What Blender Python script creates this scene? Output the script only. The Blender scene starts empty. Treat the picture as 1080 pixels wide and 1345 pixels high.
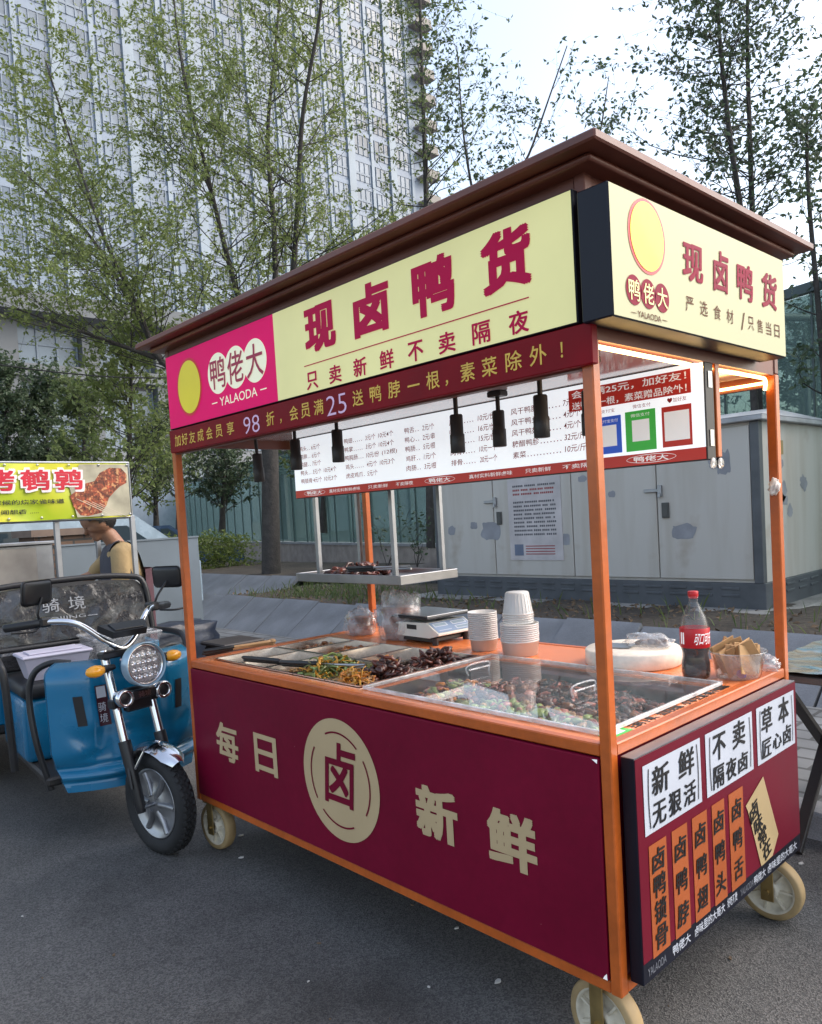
import bpy, bmesh, math, random
from mathutils import Matrix, Vector, noise as mnoise
R = math.radians
random.seed(7)
scene = bpy.context.scene
COL = scene.collection

# ------------------------------------------------------------------ camera
CAM = Vector((3.0247, -1.5003, 1.3642)); YAW, PIT, ROL, FPX, PPY = .8184, -.0501, .0585, 1012.5, 727.0
FW = Vector((-math.sin(YAW)*math.cos(PIT), math.cos(YAW)*math.cos(PIT), math.sin(PIT)))
RT = Vector((math.cos(YAW), math.sin(YAW), 0)); UP = RT.cross(FW)
def make_camera():
    cd = bpy.data.cameras.new('camera'); co = bpy.data.objects.new('camera', cd); COL.objects.link(co)
    r = RT*math.cos(ROL)-UP*math.sin(ROL); u = RT*math.sin(ROL)+UP*math.cos(ROL)
    m = Matrix((r, u, -FW)).transposed().to_4x4(); m.translation = CAM
    co.matrix_world = m
    cd.sensor_fit = 'HORIZONTAL'; cd.sensor_width = 36; cd.lens = FPX/1080*36
    cd.shift_y = (PPY-672.5)/1080; cd.clip_start = .05; cd.clip_end = 3000
    scene.camera = co
make_camera()

# ------------------------------------------------------------------ light
SUN_EL, SUN_AZ = R(42), R(38)      # azimuth measured from +y towards +x
w = bpy.data.worlds.new('World'); scene.world = w; w.use_nodes = True
nt = w.node_tree; bg = nt.nodes['Background']
sky = nt.nodes.new('ShaderNodeTexSky'); sky.sky_type = 'NISHITA'; sky.sun_disc = False
sky.sun_elevation = SUN_EL; sky.sun_rotation = SUN_AZ; sky.dust_density = 3.0; sky.air_density = 1.2; sky.ozone_density = 1.2
hs = nt.nodes.new('ShaderNodeHueSaturation'); hs.inputs['Saturation'].default_value = .72; nt.links.new(sky.outputs[0], hs.inputs['Color']); nt.links.new(hs.outputs[0], bg.inputs[0]); bg.inputs[1].default_value = .15
sl = bpy.data.lights.new('sun', 'SUN'); sl.energy = .55; sl.angle = R(60); sl.color = (1, .93, .84)
so = bpy.data.objects.new('sun', sl); COL.objects.link(so)
sd = Vector((math.sin(SUN_AZ)*math.cos(SUN_EL), math.cos(SUN_AZ)*math.cos(SUN_EL), math.sin(SUN_EL)))
so.rotation_euler = sd.to_track_quat('Z', 'Y').to_euler(); so.location = (0, 0, 60)
vs = scene.view_settings; vs.view_transform = 'Standard'; vs.look = 'None'; vs.gamma = 1; vs.exposure = 1.32
scene.cycles.max_bounces = 8; scene.cycles.transparent_max_bounces = 16

# ------------------------------------------------------------------ helpers
def at(u, v, t):                      # point seen at picture position u, v at distance t
    a2, b2 = (u-540)/FPX, (PPY-v)/FPX
    return CAM + t*(FW + RT*(a2*math.cos(ROL)+b2*math.sin(ROL)) + UP*(-a2*math.sin(ROL)+b2*math.cos(ROL)))

_m = {}
def mat(name, col, rough=.5, metal=0., var=.12, scale=6., bump=0., bscale=60., coat=0., emit=0., trans=0., alpha=1., spec=.5, var2=0., scale2=60., chip=None, chipcol=(.5, .42, .36), chipsc=14.):
    if name in _m: return _m[name]
    m = bpy.data.materials.new(name); m.use_nodes = True; _m[name] = m
    n = m.node_tree.nodes; l = m.node_tree.links; b = n['Principled BSDF']
    tc = n.new('ShaderNodeTexCoord')
    c = (*col, 1)
    b.inputs['Base Color'].default_value = c
    b.inputs['Metallic'].default_value = metal; b.inputs['Roughness'].default_value = rough
    b.inputs['Coat Weight'].default_value = coat; b.inputs['Coat Roughness'].default_value = .12
    b.inputs['Transmission Weight'].default_value = trans; b.inputs['Alpha'].default_value = alpha
    b.inputs['Specular IOR Level'].default_value = spec
    out = None
    def layer(sc, amt, prev):
        t = n.new('ShaderNodeTexNoise'); t.inputs['Scale'].default_value = sc; t.inputs['Detail'].default_value = 6
        l.new(tc.outputs['Object'], t.inputs['Vector'])
        mr = n.new('ShaderNodeMapRange'); mr.inputs[1].default_value = .3; mr.inputs[2].default_value = .7
        mr.inputs[3].default_value = 1-amt; mr.inputs[4].default_value = 1+amt
        l.new(t.outputs['Fac'], mr.inputs[0])
        mx = n.new('ShaderNodeMix'); mx.data_type = 'RGBA'; mx.blend_type = 'MULTIPLY'; mx.inputs[0].default_value = 1
        if prev is None: mx.inputs[6].default_value = c
        else: l.new(prev, mx.inputs[6])
        l.new(mr.outputs[0], mx.inputs[7]); return mx.outputs[2], t
    t = None
    if var: out, t = layer(scale, var, None)
    if var2: out, _ = layer(scale2, var2, out)
    if chip and out is not None:
        t3 = n.new('ShaderNodeTexNoise'); t3.inputs['Scale'].default_value = chipsc; t3.inputs['Detail'].default_value = 9; t3.inputs['Roughness'].default_value = .62; l.new(tc.outputs['Object'], t3.inputs['Vector'])
        c3 = n.new('ShaderNodeValToRGB'); c3.color_ramp.elements[0].position = chip; c3.color_ramp.elements[0].color = (0, 0, 0, 1); c3.color_ramp.elements[1].position = chip+.02; c3.color_ramp.elements[1].color = (.8, .8, .8, 1); l.new(t3.outputs['Fac'], c3.inputs[0])
        mx = n.new('ShaderNodeMix'); mx.data_type = 'RGBA'; l.new(c3.outputs[0], mx.inputs[0]); l.new(out, mx.inputs[6]); mx.inputs[7].default_value = (*chipcol, 1); out = mx.outputs[2]
    if out is not None:
        l.new(out, b.inputs['Base Color'])
        if emit: l.new(out, b.inputs['Emission Color'])
    if emit:
        if out is None: b.inputs['Emission Color'].default_value = c
        b.inputs['Emission Strength'].default_value = emit
    if t is not None and metal < .9:
        mr = n.new('ShaderNodeMapRange'); mr.inputs[3].default_value = max(.02, rough-.08); mr.inputs[4].default_value = min(1, rough+.1)
        l.new(t.outputs['Fac'], mr.inputs[0]); l.new(mr.outputs[0], b.inputs['Roughness'])
    if bump:
        t2 = n.new('ShaderNodeTexNoise'); t2.inputs['Scale'].default_value = bscale; t2.inputs['Detail'].default_value = 8
        l.new(tc.outputs['Object'], t2.inputs['Vector'])
        bp = n.new('ShaderNodeBump'); bp.inputs['Strength'].default_value = bump; bp.inputs['Distance'].default_value = .02
        l.new(t2.outputs['Fac'], bp.inputs['Height']); l.new(bp.outputs[0], b.inputs['Normal'])
    return m

class MB:
    def __init__(s): s.v = []; s.f = []; s.m = []; s.s = []
    def add(s, vs, fs, m=0, smooth=False, M=None):
        o = len(s.v)
        for p in vs:
            p = Vector(p); s.v.append(M @ p if M else p)
        for f in fs: s.f.append(tuple(o+i for i in f)); s.m.append(m); s.s.append(smooth)
        return s
    def bm(s, b, m=0, smooth=False, M=None):
        b.verts.ensure_lookup_table(); b.verts.index_update()
        s.add([v.co.copy() for v in b.verts], [[v.index for v in f.verts] for f in b.faces], m, smooth, M); b.free(); return s
    def box(s, a, c, m=0, b=0., M=None, seg=1):
        a, c = Vector(a), Vector(c)
        bm_ = bmesh.new(); bmesh.ops.create_cube(bm_, size=1)
        for v in bm_.verts: v.co = Vector((a[i]+(v.co[i]+.5)*(c[i]-a[i]) for i in range(3)))
        if b: bmesh.ops.bevel(bm_, geom=bm_.edges[:], offset=b, segments=seg, affect='EDGES', profile=.5)
        return s.bm(bm_, m, seg > 1, M)
    def tube(s, pts, r, n=10, m=0, caps=True, M=None, smooth=True):
        pts = [Vector(p) for p in pts]; k = len(pts)
        rr = r if isinstance(r, (list, tuple)) else [r]*k
        vs, fs = [], []; ref = None
        for i, p in enumerate(pts):
            d = (pts[min(i+1, k-1)]-pts[max(i-1, 0)]).normalized()
            if ref is None:
                ref = Vector((0, 0, 1)) if abs(d.z) < .9 else Vector((1, 0, 0))
            x = (ref - d*ref.dot(d)).normalized(); ref = x; y = d.cross(x)
            for j in range(n):
                a = 2*math.pi*j/n; vs.append(p + (x*math.cos(a)+y*math.sin(a))*rr[i])
        for i in range(k-1):
            for j in range(n): fs.append((i*n+j, i*n+(j+1) % n, (i+1)*n+(j+1) % n, (i+1)*n+j))
        s.add(vs, fs, m, smooth, M)
        if caps:
            s.add([vs[j] for j in range(n)], [tuple(reversed(range(n)))], m, False, M)
            s.add([vs[(k-1)*n+j] for j in range(n)], [tuple(range(n))], m, False, M)
        return s
    def lathe(s, prof, M=None, n=24, m=0, smooth=True):
        vs, fs = [], []; k = len(prof)
        for r, z in prof:
            for j in range(n):
                a = 2*math.pi*j/n; vs.append((r*math.cos(a), r*math.sin(a), z))
        for i in range(k-1):
            for j in range(n): fs.append((i*n+j, i*n+(j+1) % n, (i+1)*n+(j+1) % n, (i+1)*n+j))
        return s.add(vs, fs, m, smooth, M)
    def ball(s, c, r, m=0, n=12, M=None, sub=2):
        b = bmesh.new(); bmesh.ops.create_icosphere(b, subdivisions=sub, radius=1)
        rr = r if isinstance(r, (list, tuple)) else (r, r, r)
        T = Matrix.Translation(Vector(c)) @ Matrix.Diagonal((*rr, 1))
        return s.bm(b, m, True, M @ T if M else T)
    def prism(s, poly, h0, h1, P, m=0, smooth=False):          # outline in a panel, given thickness
        n = len(poly); vs = [P(u, v, h0) for u, v in poly]+[P(u, v, h1) for u, v in poly]
        fs = [tuple(range(n, 2*n)), tuple(reversed(range(n)))]+[(i, (i+1) % n, n+(i+1) % n, n+i) for i in range(n)]
        return s.add(vs, fs, m, smooth)
    def rect(s, P, u0, v0, u1, v1, h, m=0): return s.add([P(u0, v0, h), P(u1, v0, h), P(u1, v1, h), P(u0, v1, h)], [(0, 1, 2, 3)], m)
    def ell(s, P, cu, cv, ru, rv, h, m=0, n=40): return s.add([P(cu+ru*math.cos(2*math.pi*i/n), cv+rv*math.sin(2*math.pi*i/n), h) for i in range(n)], [tuple(range(n))], m)
    def ring(s, P, cu, cv, ru, rv, wd, h, m=0, n=40, a0=0, a1=2*math.pi):
        vs, fs = [], []
        for i in range(n+1):
            a = a0+(a1-a0)*i/n
            vs += [P(cu+ru*math.cos(a), cv+rv*math.sin(a), h), P(cu+(ru-wd)*math.cos(a), cv+(rv-wd)*math.sin(a), h)]
        for i in range(n): fs.append((2*i, 2*i+2, 2*i+3, 2*i+1))
        return s.add(vs, fs, m)
    def text(s, P, txt, u0, v0, u1, v1, h=.002, m=0, bold=0., fit=True, shear=0., rot=0.):
        if bold > .012:          # heavy stroke: the outline laid down several times, each a hair prouder
            su, sv = bold*.9*(u1-u0)/max(1, len(txt)), bold*.75*(v1-v0)
            for k, (du, dv) in enumerate(((-1, -1), (1, -1), (-1, 1), (1, 1), (0, -1), (0, 1), (-1, 0), (1, 0), (0, 0))):
                s.text(P, txt, u0+su+du*su, v0+sv+dv*sv, u1-su+du*su, v1-sv+dv*sv, h+.00007*k, m, 0., fit, shear, rot)
            return s
        vs, fs, (bx0, by0, bx1, by1) = glyphs(txt, bold)
        if not vs: return s
        sx = (u1-u0)/max(1e-6, bx1-bx0); sy = (v1-v0)/max(1e-6, by1-by0)
        if not fit: sx = sy
        cu, cv = (u0+u1)/2, (v0+v1)/2
        out = []
        for x, y in vs:
            a = (x-(bx0+bx1)/2)*sx if fit else (x-bx0)*sx-(u1-u0)/2
            b = (y-(by0+by1)/2)*sy
            a += shear*b
            if rot: a, b = a*math.cos(rot)-b*math.sin(rot), a*math.sin(rot)+b*math.cos(rot)
            out.append(P(cu+a, cv+b, h))
        return s.add(out, fs, m)
    def build(s, name, mats, parent=None, local=False, frame=None, kind=None, label=None, sharp=True):
        if not isinstance(mats, (list, tuple)): mats = [mats]
        PW = W.get(parent.name, Matrix()) if parent else Matrix()
        F = frame if frame is not None else (PW if local else Matrix())
        T = PW.inverted() @ F
        vs = [T @ v for v in s.v]
        lo = Vector((min(v[i] for v in vs) for i in range(3))); hi = Vector((max(v[i] for v in vs) for i in range(3)))
        c = (lo+hi)/2
        if not parent: c.z = lo.z
        me = bpy.data.meshes.new(name); me.from_pydata([v-c for v in vs], [], s.f)
        for m in mats: me.materials.append(m)
        me.polygons.foreach_set('material_index', s.m); me.polygons.foreach_set('use_smooth', s.s); me.update()
        o = bpy.data.objects.new(name, me); COL.objects.link(o); o.location = c
        if parent: o.parent = parent
        W[o.name] = PW @ Matrix.Translation(c)
        if kind: o['kind'] = kind
        if label: o['label'] = label
        return o
W = {}
def thing(name, label, cat, loc=(0, 0, 0), rz=0., group=None):
    o = bpy.data.objects.new(name, None); COL.objects.link(o); o.location = loc; o.rotation_euler = (0, 0, rz); o.empty_display_size = .1
    W[o.name] = Matrix.Translation(Vector(loc)) @ Matrix.Rotation(rz, 4, 'Z'); return tag(o, label, cat, group)
def tag(o, label, cat, group=None, kind=None):
    o['label'] = label; o['category'] = cat
    if group: o['group'] = group
    if kind: o['kind'] = kind
    return o
def Pn(O, U, V):
    O, U, V = Vector(O), Vector(U), Vector(V); N = U.cross(V).normalized()
    return lambda u, v, h=0.: O+U*u+V*v+N*h
_g = {}
def glyphs(txt, bold=0.):
    k = (txt, round(bold, 4))
    if k in _g: return _g[k]
    cu = bpy.data.curves.new('lettering', 'FONT'); cu.body = txt; cu.size = 1; cu.resolution_u = 3; cu.offset = bold
    cu.fill_mode = 'FRONT'
    o = bpy.data.objects.new('lettering', cu); COL.objects.link(o)
    me = bpy.data.meshes.new_from_object(o)
    vs = [(v.co.x, v.co.y) for v in me.vertices]; fs = [tuple(p.vertices) for p in me.polygons]
    bpy.data.objects.remove(o); bpy.data.curves.remove(cu); bpy.data.meshes.remove(me)
    bb = (min(v[0] for v in vs), min(v[1] for v in vs), max(v[0] for v in vs), max(v[1] for v in vs)) if vs else (0, 0, 1, 1)
    _g[k] = (vs, fs, bb); return _g[k]
def Rot(axis, a): return Matrix.Rotation(a, 4, axis)
def Tr(x, y, z): return Matrix.Translation((x, y, z))
def smooth_path(pts, n=6):
    pts = [Vector(p) for p in pts]; out = []
    P = [pts[0]*2-pts[1]]+pts+[pts[-1]*2-pts[-2]]
    for i in range(1, len(P)-2):
        for j in range(n):
            t = j/n; a, b, c, d = P[i-1], P[i], P[i+1], P[i+2]
            out.append(.5*((2*b)+(c-a)*t+(2*a-5*b+4*c-d)*t*t+(3*b-a-3*c+d)*t**3))
    return out+[pts[-1]]

# ------------------------------------------------------------------ materials
ORANGE = mat('orange_paint', (.50, .105, .014), .36, var=.2, scale=4, coat=.15, bump=.06, bscale=25, var2=.08, scale2=50, chip=.715)
CRIMSON = mat('crimson_vinyl', (.165, .002, .022), .45, var=.14, scale=2.2, bump=.10, bscale=4, spec=.18, var2=.06, scale2=40, chip=.735, chipcol=(.30, .14, .14), chipsc=22.)
CREAM = mat('cream_vinyl', (.52, .38, .21), .5, var=.05)
SIGNCREAM = mat('lit_cream_face', (.62, .59, .28), .4, var=.07, scale=3, emit=.21, spec=.2)
MAGENTA = mat('lit_magenta_face', (.52, .002, .095), .45, var=.05, emit=.24, spec=.15)
LETTER = mat('magenta_letters', (.42, .003, .055), .5, var=.04, emit=.08, spec=.15)
LETTER2 = mat('plum_letters', (.30, .008, .045), .45, var=.04, emit=.1)
BROWNL = mat('brown_letters', (.13, .04, .018), .5, var=.05, spec=.1)
LEDRED = mat('led_banner_red', (.17, .003, .008), .5, var=.2, scale=5, emit=.05, spec=.15)
LEDGOLD = mat('led_gold', (.52, .34, .05), .5, var=.15, scale=30, emit=.10)
LEDLILAC = mat('led_lilac', (.55, .38, .55), .5, var=.1, scale=30, emit=.12)
NAVY = mat('navy_edge', (.007, .008, .016), .4, var=.15, spec=.25)
MAROON = mat('maroon_print', (.13, .003, .016), .4, var=.1, spec=.25)
ROOFP = mat('roof_paint', (.15, .042, .025), .42, var=.25, scale=4, bump=.08, bscale=14, chip=.70)
WHITEP = mat('white_print', (.50, .53, .60), .4, var=.04)
ORANGEP = mat('orange_print', (.36, .085, .02), .45, var=.06)
INK = mat('black_ink', (.01, .01, .012), .45, var=.1)
TAN = mat('tan_print', (.42, .31, .16), .5, var=.08)
MENUW = mat('lit_menu_white', (.74, .78, .82), .3, var=.03, emit=.36)
MENUR = mat('menu_red', (.45, .03, .02), .35, var=.05, emit=.12)
MENUT = mat('menu_text_red', (.38, .02, .025), .4, var=.05)
CARDB = mat('card_blue', (.03, .10, .55), .4, var=.03, emit=.15)
CARDG = mat('card_green', (.05, .42, .06), .4, var=.03, emit=.15)
PWHITE = mat('plain_white', (.8, .8, .8), .4, var=.03, emit=.15)
YELLOW = mat('badge_yellow', (.75, .62, .02), .4, var=.05, emit=.08)
BADGERED = mat('badge_red', (.5, .01, .02), .4, var=.05, emit=.1)
CEIL = mat('glossy_ceiling', (.62, .52, .52), .12, var=.06, coat=.5)
STEEL = mat('brushed_steel', (.40, .40, .41), .3, 1., var=.1, scale=12, bump=.03, bscale=90)
STEELD = mat('dull_steel', (.33, .34, .36), .42, 1., var=.15, scale=8)
CHROME = mat('chrome', (.72, .72, .74), .12, 1., var=.06)
BLACKP = mat('black_plastic', (.014, .014, .016), .38, var=.2, scale=10)
BLACKM = mat('black_metal', (.02, .017, .016), .45, var=.2)
WHEELW = mat('ivory_nylon', (.62, .56, .44), .45, var=.12, scale=14, var2=.08)
WHEELT = mat('worn_tread', (.36, .25, .12), .6, var=.25, scale=12)
GOLDPL = mat('yellow_zinc', (.38, .27, .11), .35, .8, var=.25, scale=16)
LEDSTRIP = mat('warm_led', (1., .62, .22), .4, var=0, emit=4.5)

# ------------------------------------------------------------------ ground
def ground_mats():
    m = bpy.data.materials.new('asphalt'); m.use_nodes = True; n = m.node_tree.nodes; l = m.node_tree.links; b = n['Principled BSDF']
    tc = n.new('ShaderNodeTexCoord')
    def noise(sc, det=6, ro=.6):
        t = n.new('ShaderNodeTexNoise'); t.inputs['Scale'].default_value = sc; t.inputs['Detail'].default_value = det; t.inputs['Roughness'].default_value = ro
        l.new(tc.outputs['Object'], t.inputs['Vector']); return t
    big, mid, fine = noise(.55), noise(3.5, 8), noise(160, 3)
    vor = n.new('ShaderNodeTexVoronoi'); vor.inputs['Scale'].default_value = 230; l.new(tc.outputs['Object'], vor.inputs['Vector'])
    r1 = n.new('ShaderNodeValToRGB'); e = r1.color_ramp.elements; e[0].position = .3; e[0].color = (.066, .065, .064, 1); e[1].position = .72; e[1].color = (.132, .127, .122, 1)
    mixf = n.new('ShaderNodeMath'); mixf.operation = 'MULTIPLY_ADD'; mixf.inputs[1].default_value = .5; l.new(mid.outputs[0], mixf.inputs[0])
    hm = n.new('ShaderNodeMath'); hm.operation = 'MULTIPLY'; hm.inputs[1].default_value = .5; l.new(big.outputs[0], hm.inputs[0]); l.new(hm.outputs[0], mixf.inputs[2])
    l.new(mixf.outputs[0], r1.inputs[0])
    r2 = n.new('ShaderNodeValToRGB'); e = r2.color_ramp.elements; e[0].position = .25; e[0].color = (.45, .45, .45, 1); e[1].position = .75; e[1].color = (1.7, 1.68, 1.65, 1)
    l.new(vor.outputs['Color'], r2.inputs[0])
    mx = n.new('ShaderNodeMix'); mx.data_type = 'RGBA'; mx.blend_type = 'MULTIPLY'; mx.inputs[0].default_value = .75
    l.new(r1.outputs[0], mx.inputs[6]); l.new(r2.outputs[0], mx.inputs[7])
    # worn pale specks
    r3 = n.new('ShaderNodeValToRGB'); e = r3.color_ramp.elements; e[0].position = .69; e[0].color = (0, 0, 0, 1); e[1].position = .73; e[1].color = (.5, .5, .5, 1)
    sp = noise(45, 2); l.new(sp.outputs[0], r3.inputs[0])
    mx2 = n.new('ShaderNodeMix'); mx2.data_type = 'RGBA'; l.new(r3.outputs[0], mx2.inputs[0]); l.new(mx.outputs[2], mx2.inputs[6]); mx2.inputs[7].default_value = (.2, .195, .185, 1)
    st = noise(1.1, 5); r4 = n.new('ShaderNodeValToRGB'); e = r4.color_ramp.elements; e[0].position = .56; e[0].color = (1, 1, 1, 1); e[1].position = .70; e[1].color = (.62, .61, .60, 1); l.new(st.outputs[0], r4.inputs[0])
    mx3 = n.new('ShaderNodeMix'); mx3.data_type = 'RGBA'; mx3.blend_type = 'MULTIPLY'; mx3.inputs[0].default_value = 1; l.new(mx2.outputs[2], mx3.inputs[6]); l.new(r4.outputs[0], mx3.inputs[7])
    wob = n.new('ShaderNodeMix'); wob.data_type = 'RGBA'; wob.inputs[0].default_value = .12; l.new(tc.outputs['Object'], wob.inputs[6]); l.new(noise(2.4, 6).outputs['Color'], wob.inputs[7])
    vc = n.new('ShaderNodeTexVoronoi'); vc.feature = 'DISTANCE_TO_EDGE'; vc.inputs['Scale'].default_value = .75; l.new(wob.outputs[2], vc.inputs['Vector'])
    r5 = n.new('ShaderNodeValToRGB'); e = r5.color_ramp.elements; e[0].position = .0008; e[0].color = (.80, .80, .80, 1); e[1].position = .004; e[1].color = (1, 1, 1, 1); l.new(vc.outputs['Distance'], r5.inputs[0])
    cmk = n.new('ShaderNodeMapRange'); cmk.inputs[1].default_value = .5; cmk.inputs[2].default_value = .62; l.new(noise(.8, 2).outputs[0], cmk.inputs[0])
    mx4 = n.new('ShaderNodeMix'); mx4.data_type = 'RGBA'; mx4.blend_type = 'MULTIPLY'; l.new(cmk.outputs[0], mx4.inputs[0]); l.new(mx3.outputs[2], mx4.inputs[6]); l.new(r5.outputs[0], mx4.inputs[7])
    l.new(mx4.outputs[2], b.inputs['Base Color'])
    rr = n.new('ShaderNodeMapRange'); rr.inputs[3].default_value = .55; rr.inputs[4].default_value = .85; l.new(mid.outputs[0], rr.inputs[0]); l.new(rr.outputs[0], b.inputs['Roughness'])
    bp = n.new('ShaderNodeBump'); bp.inputs['Strength'].default_value = .55; bp.inputs['Distance'].default_value = .006
    ad = n.new('ShaderNodeMath'); ad.operation = 'ADD'; l.new(vor.outputs['Distance'], ad.inputs[0]); l.new(fine.outputs[0], ad.inputs[1])
    l.new(ad.outputs[0], bp.inputs['Height']); l.new(bp.outputs[0], b.inputs['Normal'])
    return m
def brick_mat(name, c1, c2, cm, sx, bw, bh, rough=.7, off=.5, mortar=.012, bump=.4, axes='XY'):
    m = bpy.data.materials.new(name); m.use_nodes = True; n = m.node_tree.nodes; l = m.node_tree.links; b = n['Principled BSDF']
    tc = n.new('ShaderNodeTexCoord'); br = n.new('ShaderNodeTexBrick')
    src = tc.outputs['Object']
    if axes != 'XY':
        sp = n.new('ShaderNodeSeparateXYZ'); cb = n.new('ShaderNodeCombineXYZ'); l.new(src, sp.inputs[0])
        l.new(sp.outputs[axes[0]], cb.inputs[0]); l.new(sp.outputs[axes[1]], cb.inputs[1]); src = cb.outputs[0]
    l.new(src, br.inputs['Vector'])
    br.inputs['Color1'].default_value = (*c1, 1); br.inputs['Color2'].default_value = (*c2, 1); br.inputs['Mortar'].default_value = (*cm, 1)
    br.inputs['Scale'].default_value = sx; br.inputs['Brick Width'].default_value = bw; br.inputs['Row Height'].default_value = bh; br.inputs['Mortar Size'].default_value = mortar; br.offset = off
    t = n.new('ShaderNodeTexNoise'); t.inputs['Scale'].default_value = 2.2; t.inputs['Detail'].default_value = 8; l.new(tc.outputs['Object'], t.inputs['Vector'])
    mr = n.new('ShaderNodeMapRange'); mr.inputs[1].default_value = .3; mr.inputs[2].default_value = .7; mr.inputs[3].default_value = .65; mr.inputs[4].default_value = 1.25; l.new(t.outputs[0], mr.inputs[0])
    mx = n.new('ShaderNodeMix'); mx.data_type = 'RGBA'; mx.blend_type = 'MULTIPLY'; mx.inputs[0].default_value = 1; l.new(br.outputs[0], mx.inputs[6]); l.new(mr.outputs[0], mx.inputs[7])
    l.new(mx.outputs[2], b.inputs['Base Color']); b.inputs['Roughness'].default_value = rough
    bp = n.new('ShaderNodeBump'); bp.inputs['Strength'].default_value = bump; bp.inputs['Distance'].default_value = .01; bp.invert = True
    l.new(br.outputs['Fac'], bp.inputs['Height']); l.new(bp.outputs[0], b.inputs['Normal'])
    return m
ASPHALT = ground_mats()
PAVING = brick_mat('grey_paving', (.17, .175, .18), (.13, .135, .14), (.06, .06, .06), 1, .3, .15, .65)
GRANITE = mat('granite', (.30, .30, .31), .6, var=.22, scale=3, var2=.25, scale2=180, bump=.1)
SLABM = mat('grey_slab', (.155, .163, .178), .5, var=.3, scale=2.5, var2=.14, scale2=120, bump=.12, bscale=30)
SOILM = mat('soil', (.055, .043, .032), .95, var=.4, scale=2, var2=.4, scale2=30, bump=.8, bscale=14)
CONC = mat('concrete', (.25, .235, .215), .85, var=.3, scale=3, var2=.2, scale2=60, bump=.3, bscale=30)

b = MB(); b.add([(-400, -400, 0), (400, -400, 0), (400, 400, 0), (-400, 400, 0)], [(0, 1, 2, 3)]); b.build('road', ASPHALT, kind='structure')
# pavement behind the kerb, at z .10
b = MB(); b.box((-60, 1.78, -.2), (40, 3.24, .10), 0); b.box((-60, 3.24, -.2), (-7.25, 40, .098), 0); b.build('pavement', PAVING, kind='structure')
b = MB()
x = -40.
while x < 14:
    b.box((x+.004, 1.63, -.2), (x+.996, 1.776, .108), 0, .012); x += 1
b.build('kerb', GRANITE, kind='structure')
# planted bed with its soil
def soil_z(x, y):
    if y < 5.4: z = .40
    else: z = .40-.10*(y-5.4)
    z = max(z, .06)
    return z + .05*mnoise.noise(Vector((x*.9, y*.9, 3))) + .02*mnoise.noise(Vector((x*4, y*4, 1)))
def sheet(name, x0, x1, y0, y1, nx, ny, fz, m):
    b = MB(); vs = []; fs = []
    for j in range(ny+1):
        for i in range(nx+1):
            X = x0+(x1-x0)*i/nx; Y = y0+(y1-y0)*j/ny; vs.append((X, Y, fz(X, Y)))
    for j in range(ny):
        for i in range(nx): a = j*(nx+1)+i; fs.append((a, a+1, a+nx+2, a+nx+1))
    b.add(vs, fs, 0, True); return b.build(name, m, kind='structure')
def bed_z(x, y):
    z = soil_z(x, y)
    e = min(1, max(0, (x+7.25)/.7)); return z*e + .02*(1-e)
sheet('planted_bed', -7.3, 12, 3.74, 14, 110, 60, bed_z, SOILM)
sheet('far_bed', -30, -7.7, 5.85, 9, 60, 10, lambda x, y: .40+.05*mnoise.noise(Vector((x, y, 0))), SOILM)

def slab_row(x0, x1, yb, zb, yt, zt, wd, label, seed):
    random.seed(seed); t = thing('slab_edging', label, 'edging', ((x0+x1)/2, yb, 0))
    x = x0
    while x < x1-.05:
        x2 = min(x+wd, x1); dz = random.uniform(-.012, .012); dy = random.uniform(-.012, .012)
        b = MB(); th = .06; n = Vector((0, -(zt-zb), (yt-yb))).normalized()*-th
        A = [Vector((x+.010, yb+dy, zb-.03)), Vector((x2-.010, yb+dy*.5, zb-.03)), Vector((x2-.006, yt+dy, zt+dz)), Vector((x+.006, yt+dy*.6, zt+dz*1.3))]
        B = [p-n*-1 for p in A]
        b.add(A+B, [(0, 1, 2, 3), (7, 6, 5, 4), (0, 4, 5, 1), (1, 5, 6, 2), (2, 6, 7, 3), (3, 7, 4, 0)])
        b.build('slab', SLABM, t); x += wd
    return t
slab_row(-6.95, 3.6, 3.25, .10, 3.75, .43, .69, 'row of leaning grey stone slabs edging the planted bed behind the food cart', 1)
slab_row(-14.0, -7.6, 5.3, .10, 5.85, .45, .8, 'short leaning grey slab edging farther back, left of the tree trunk', 2)

# ------------------------------------------------------------------ the food cart
L_, D_, W_, ZT, ZB, ZR = 2.05, 1.04, .03, .81, .21, 2.111
CART = thing('food_cart', 'orange framed food cart with crimson panels, lit cream signs and a flat brown roof', 'food cart', (L_/2, D_/2, 0))
for X in (0, L_-W_):
    for Y in (0, D_-W_):
        b = MB().box((X, Y, ZB), (X+W_, Y+W_, 1.736), 0, .003); b.build('post', ORANGE, CART); b = MB().box((X+.0005, Y+.0005, 1.7362), (X+W_-.0005, Y+W_-.0005, ZR-.001), 0, .003); b.build('shaded_post_top', ROOFP, CART)  # upper post takes the darker roof brown: its shade put into the colour
# counter frame and bottom frame (butted between the posts)
b = MB()
for z0, z1 in ((.778, .808), (ZB, ZB+.03)):
    b.box((W_+.001, .002, z0), (L_-W_-.001, W_, z1), 0, .003); b.box((W_+.001, D_-W_, z0), (L_-W_-.001, D_-.002, z1), 0, .003)
    b.box((.002, W_+.001, z0), (W_, D_-W_-.001, z1), 0, .003); b.box((L_-W_, W_+.001, z0), (L_-.002, D_-W_-.001, z1), 0, .003)
b.build('frame_rails', ORANGE, CART)
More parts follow.
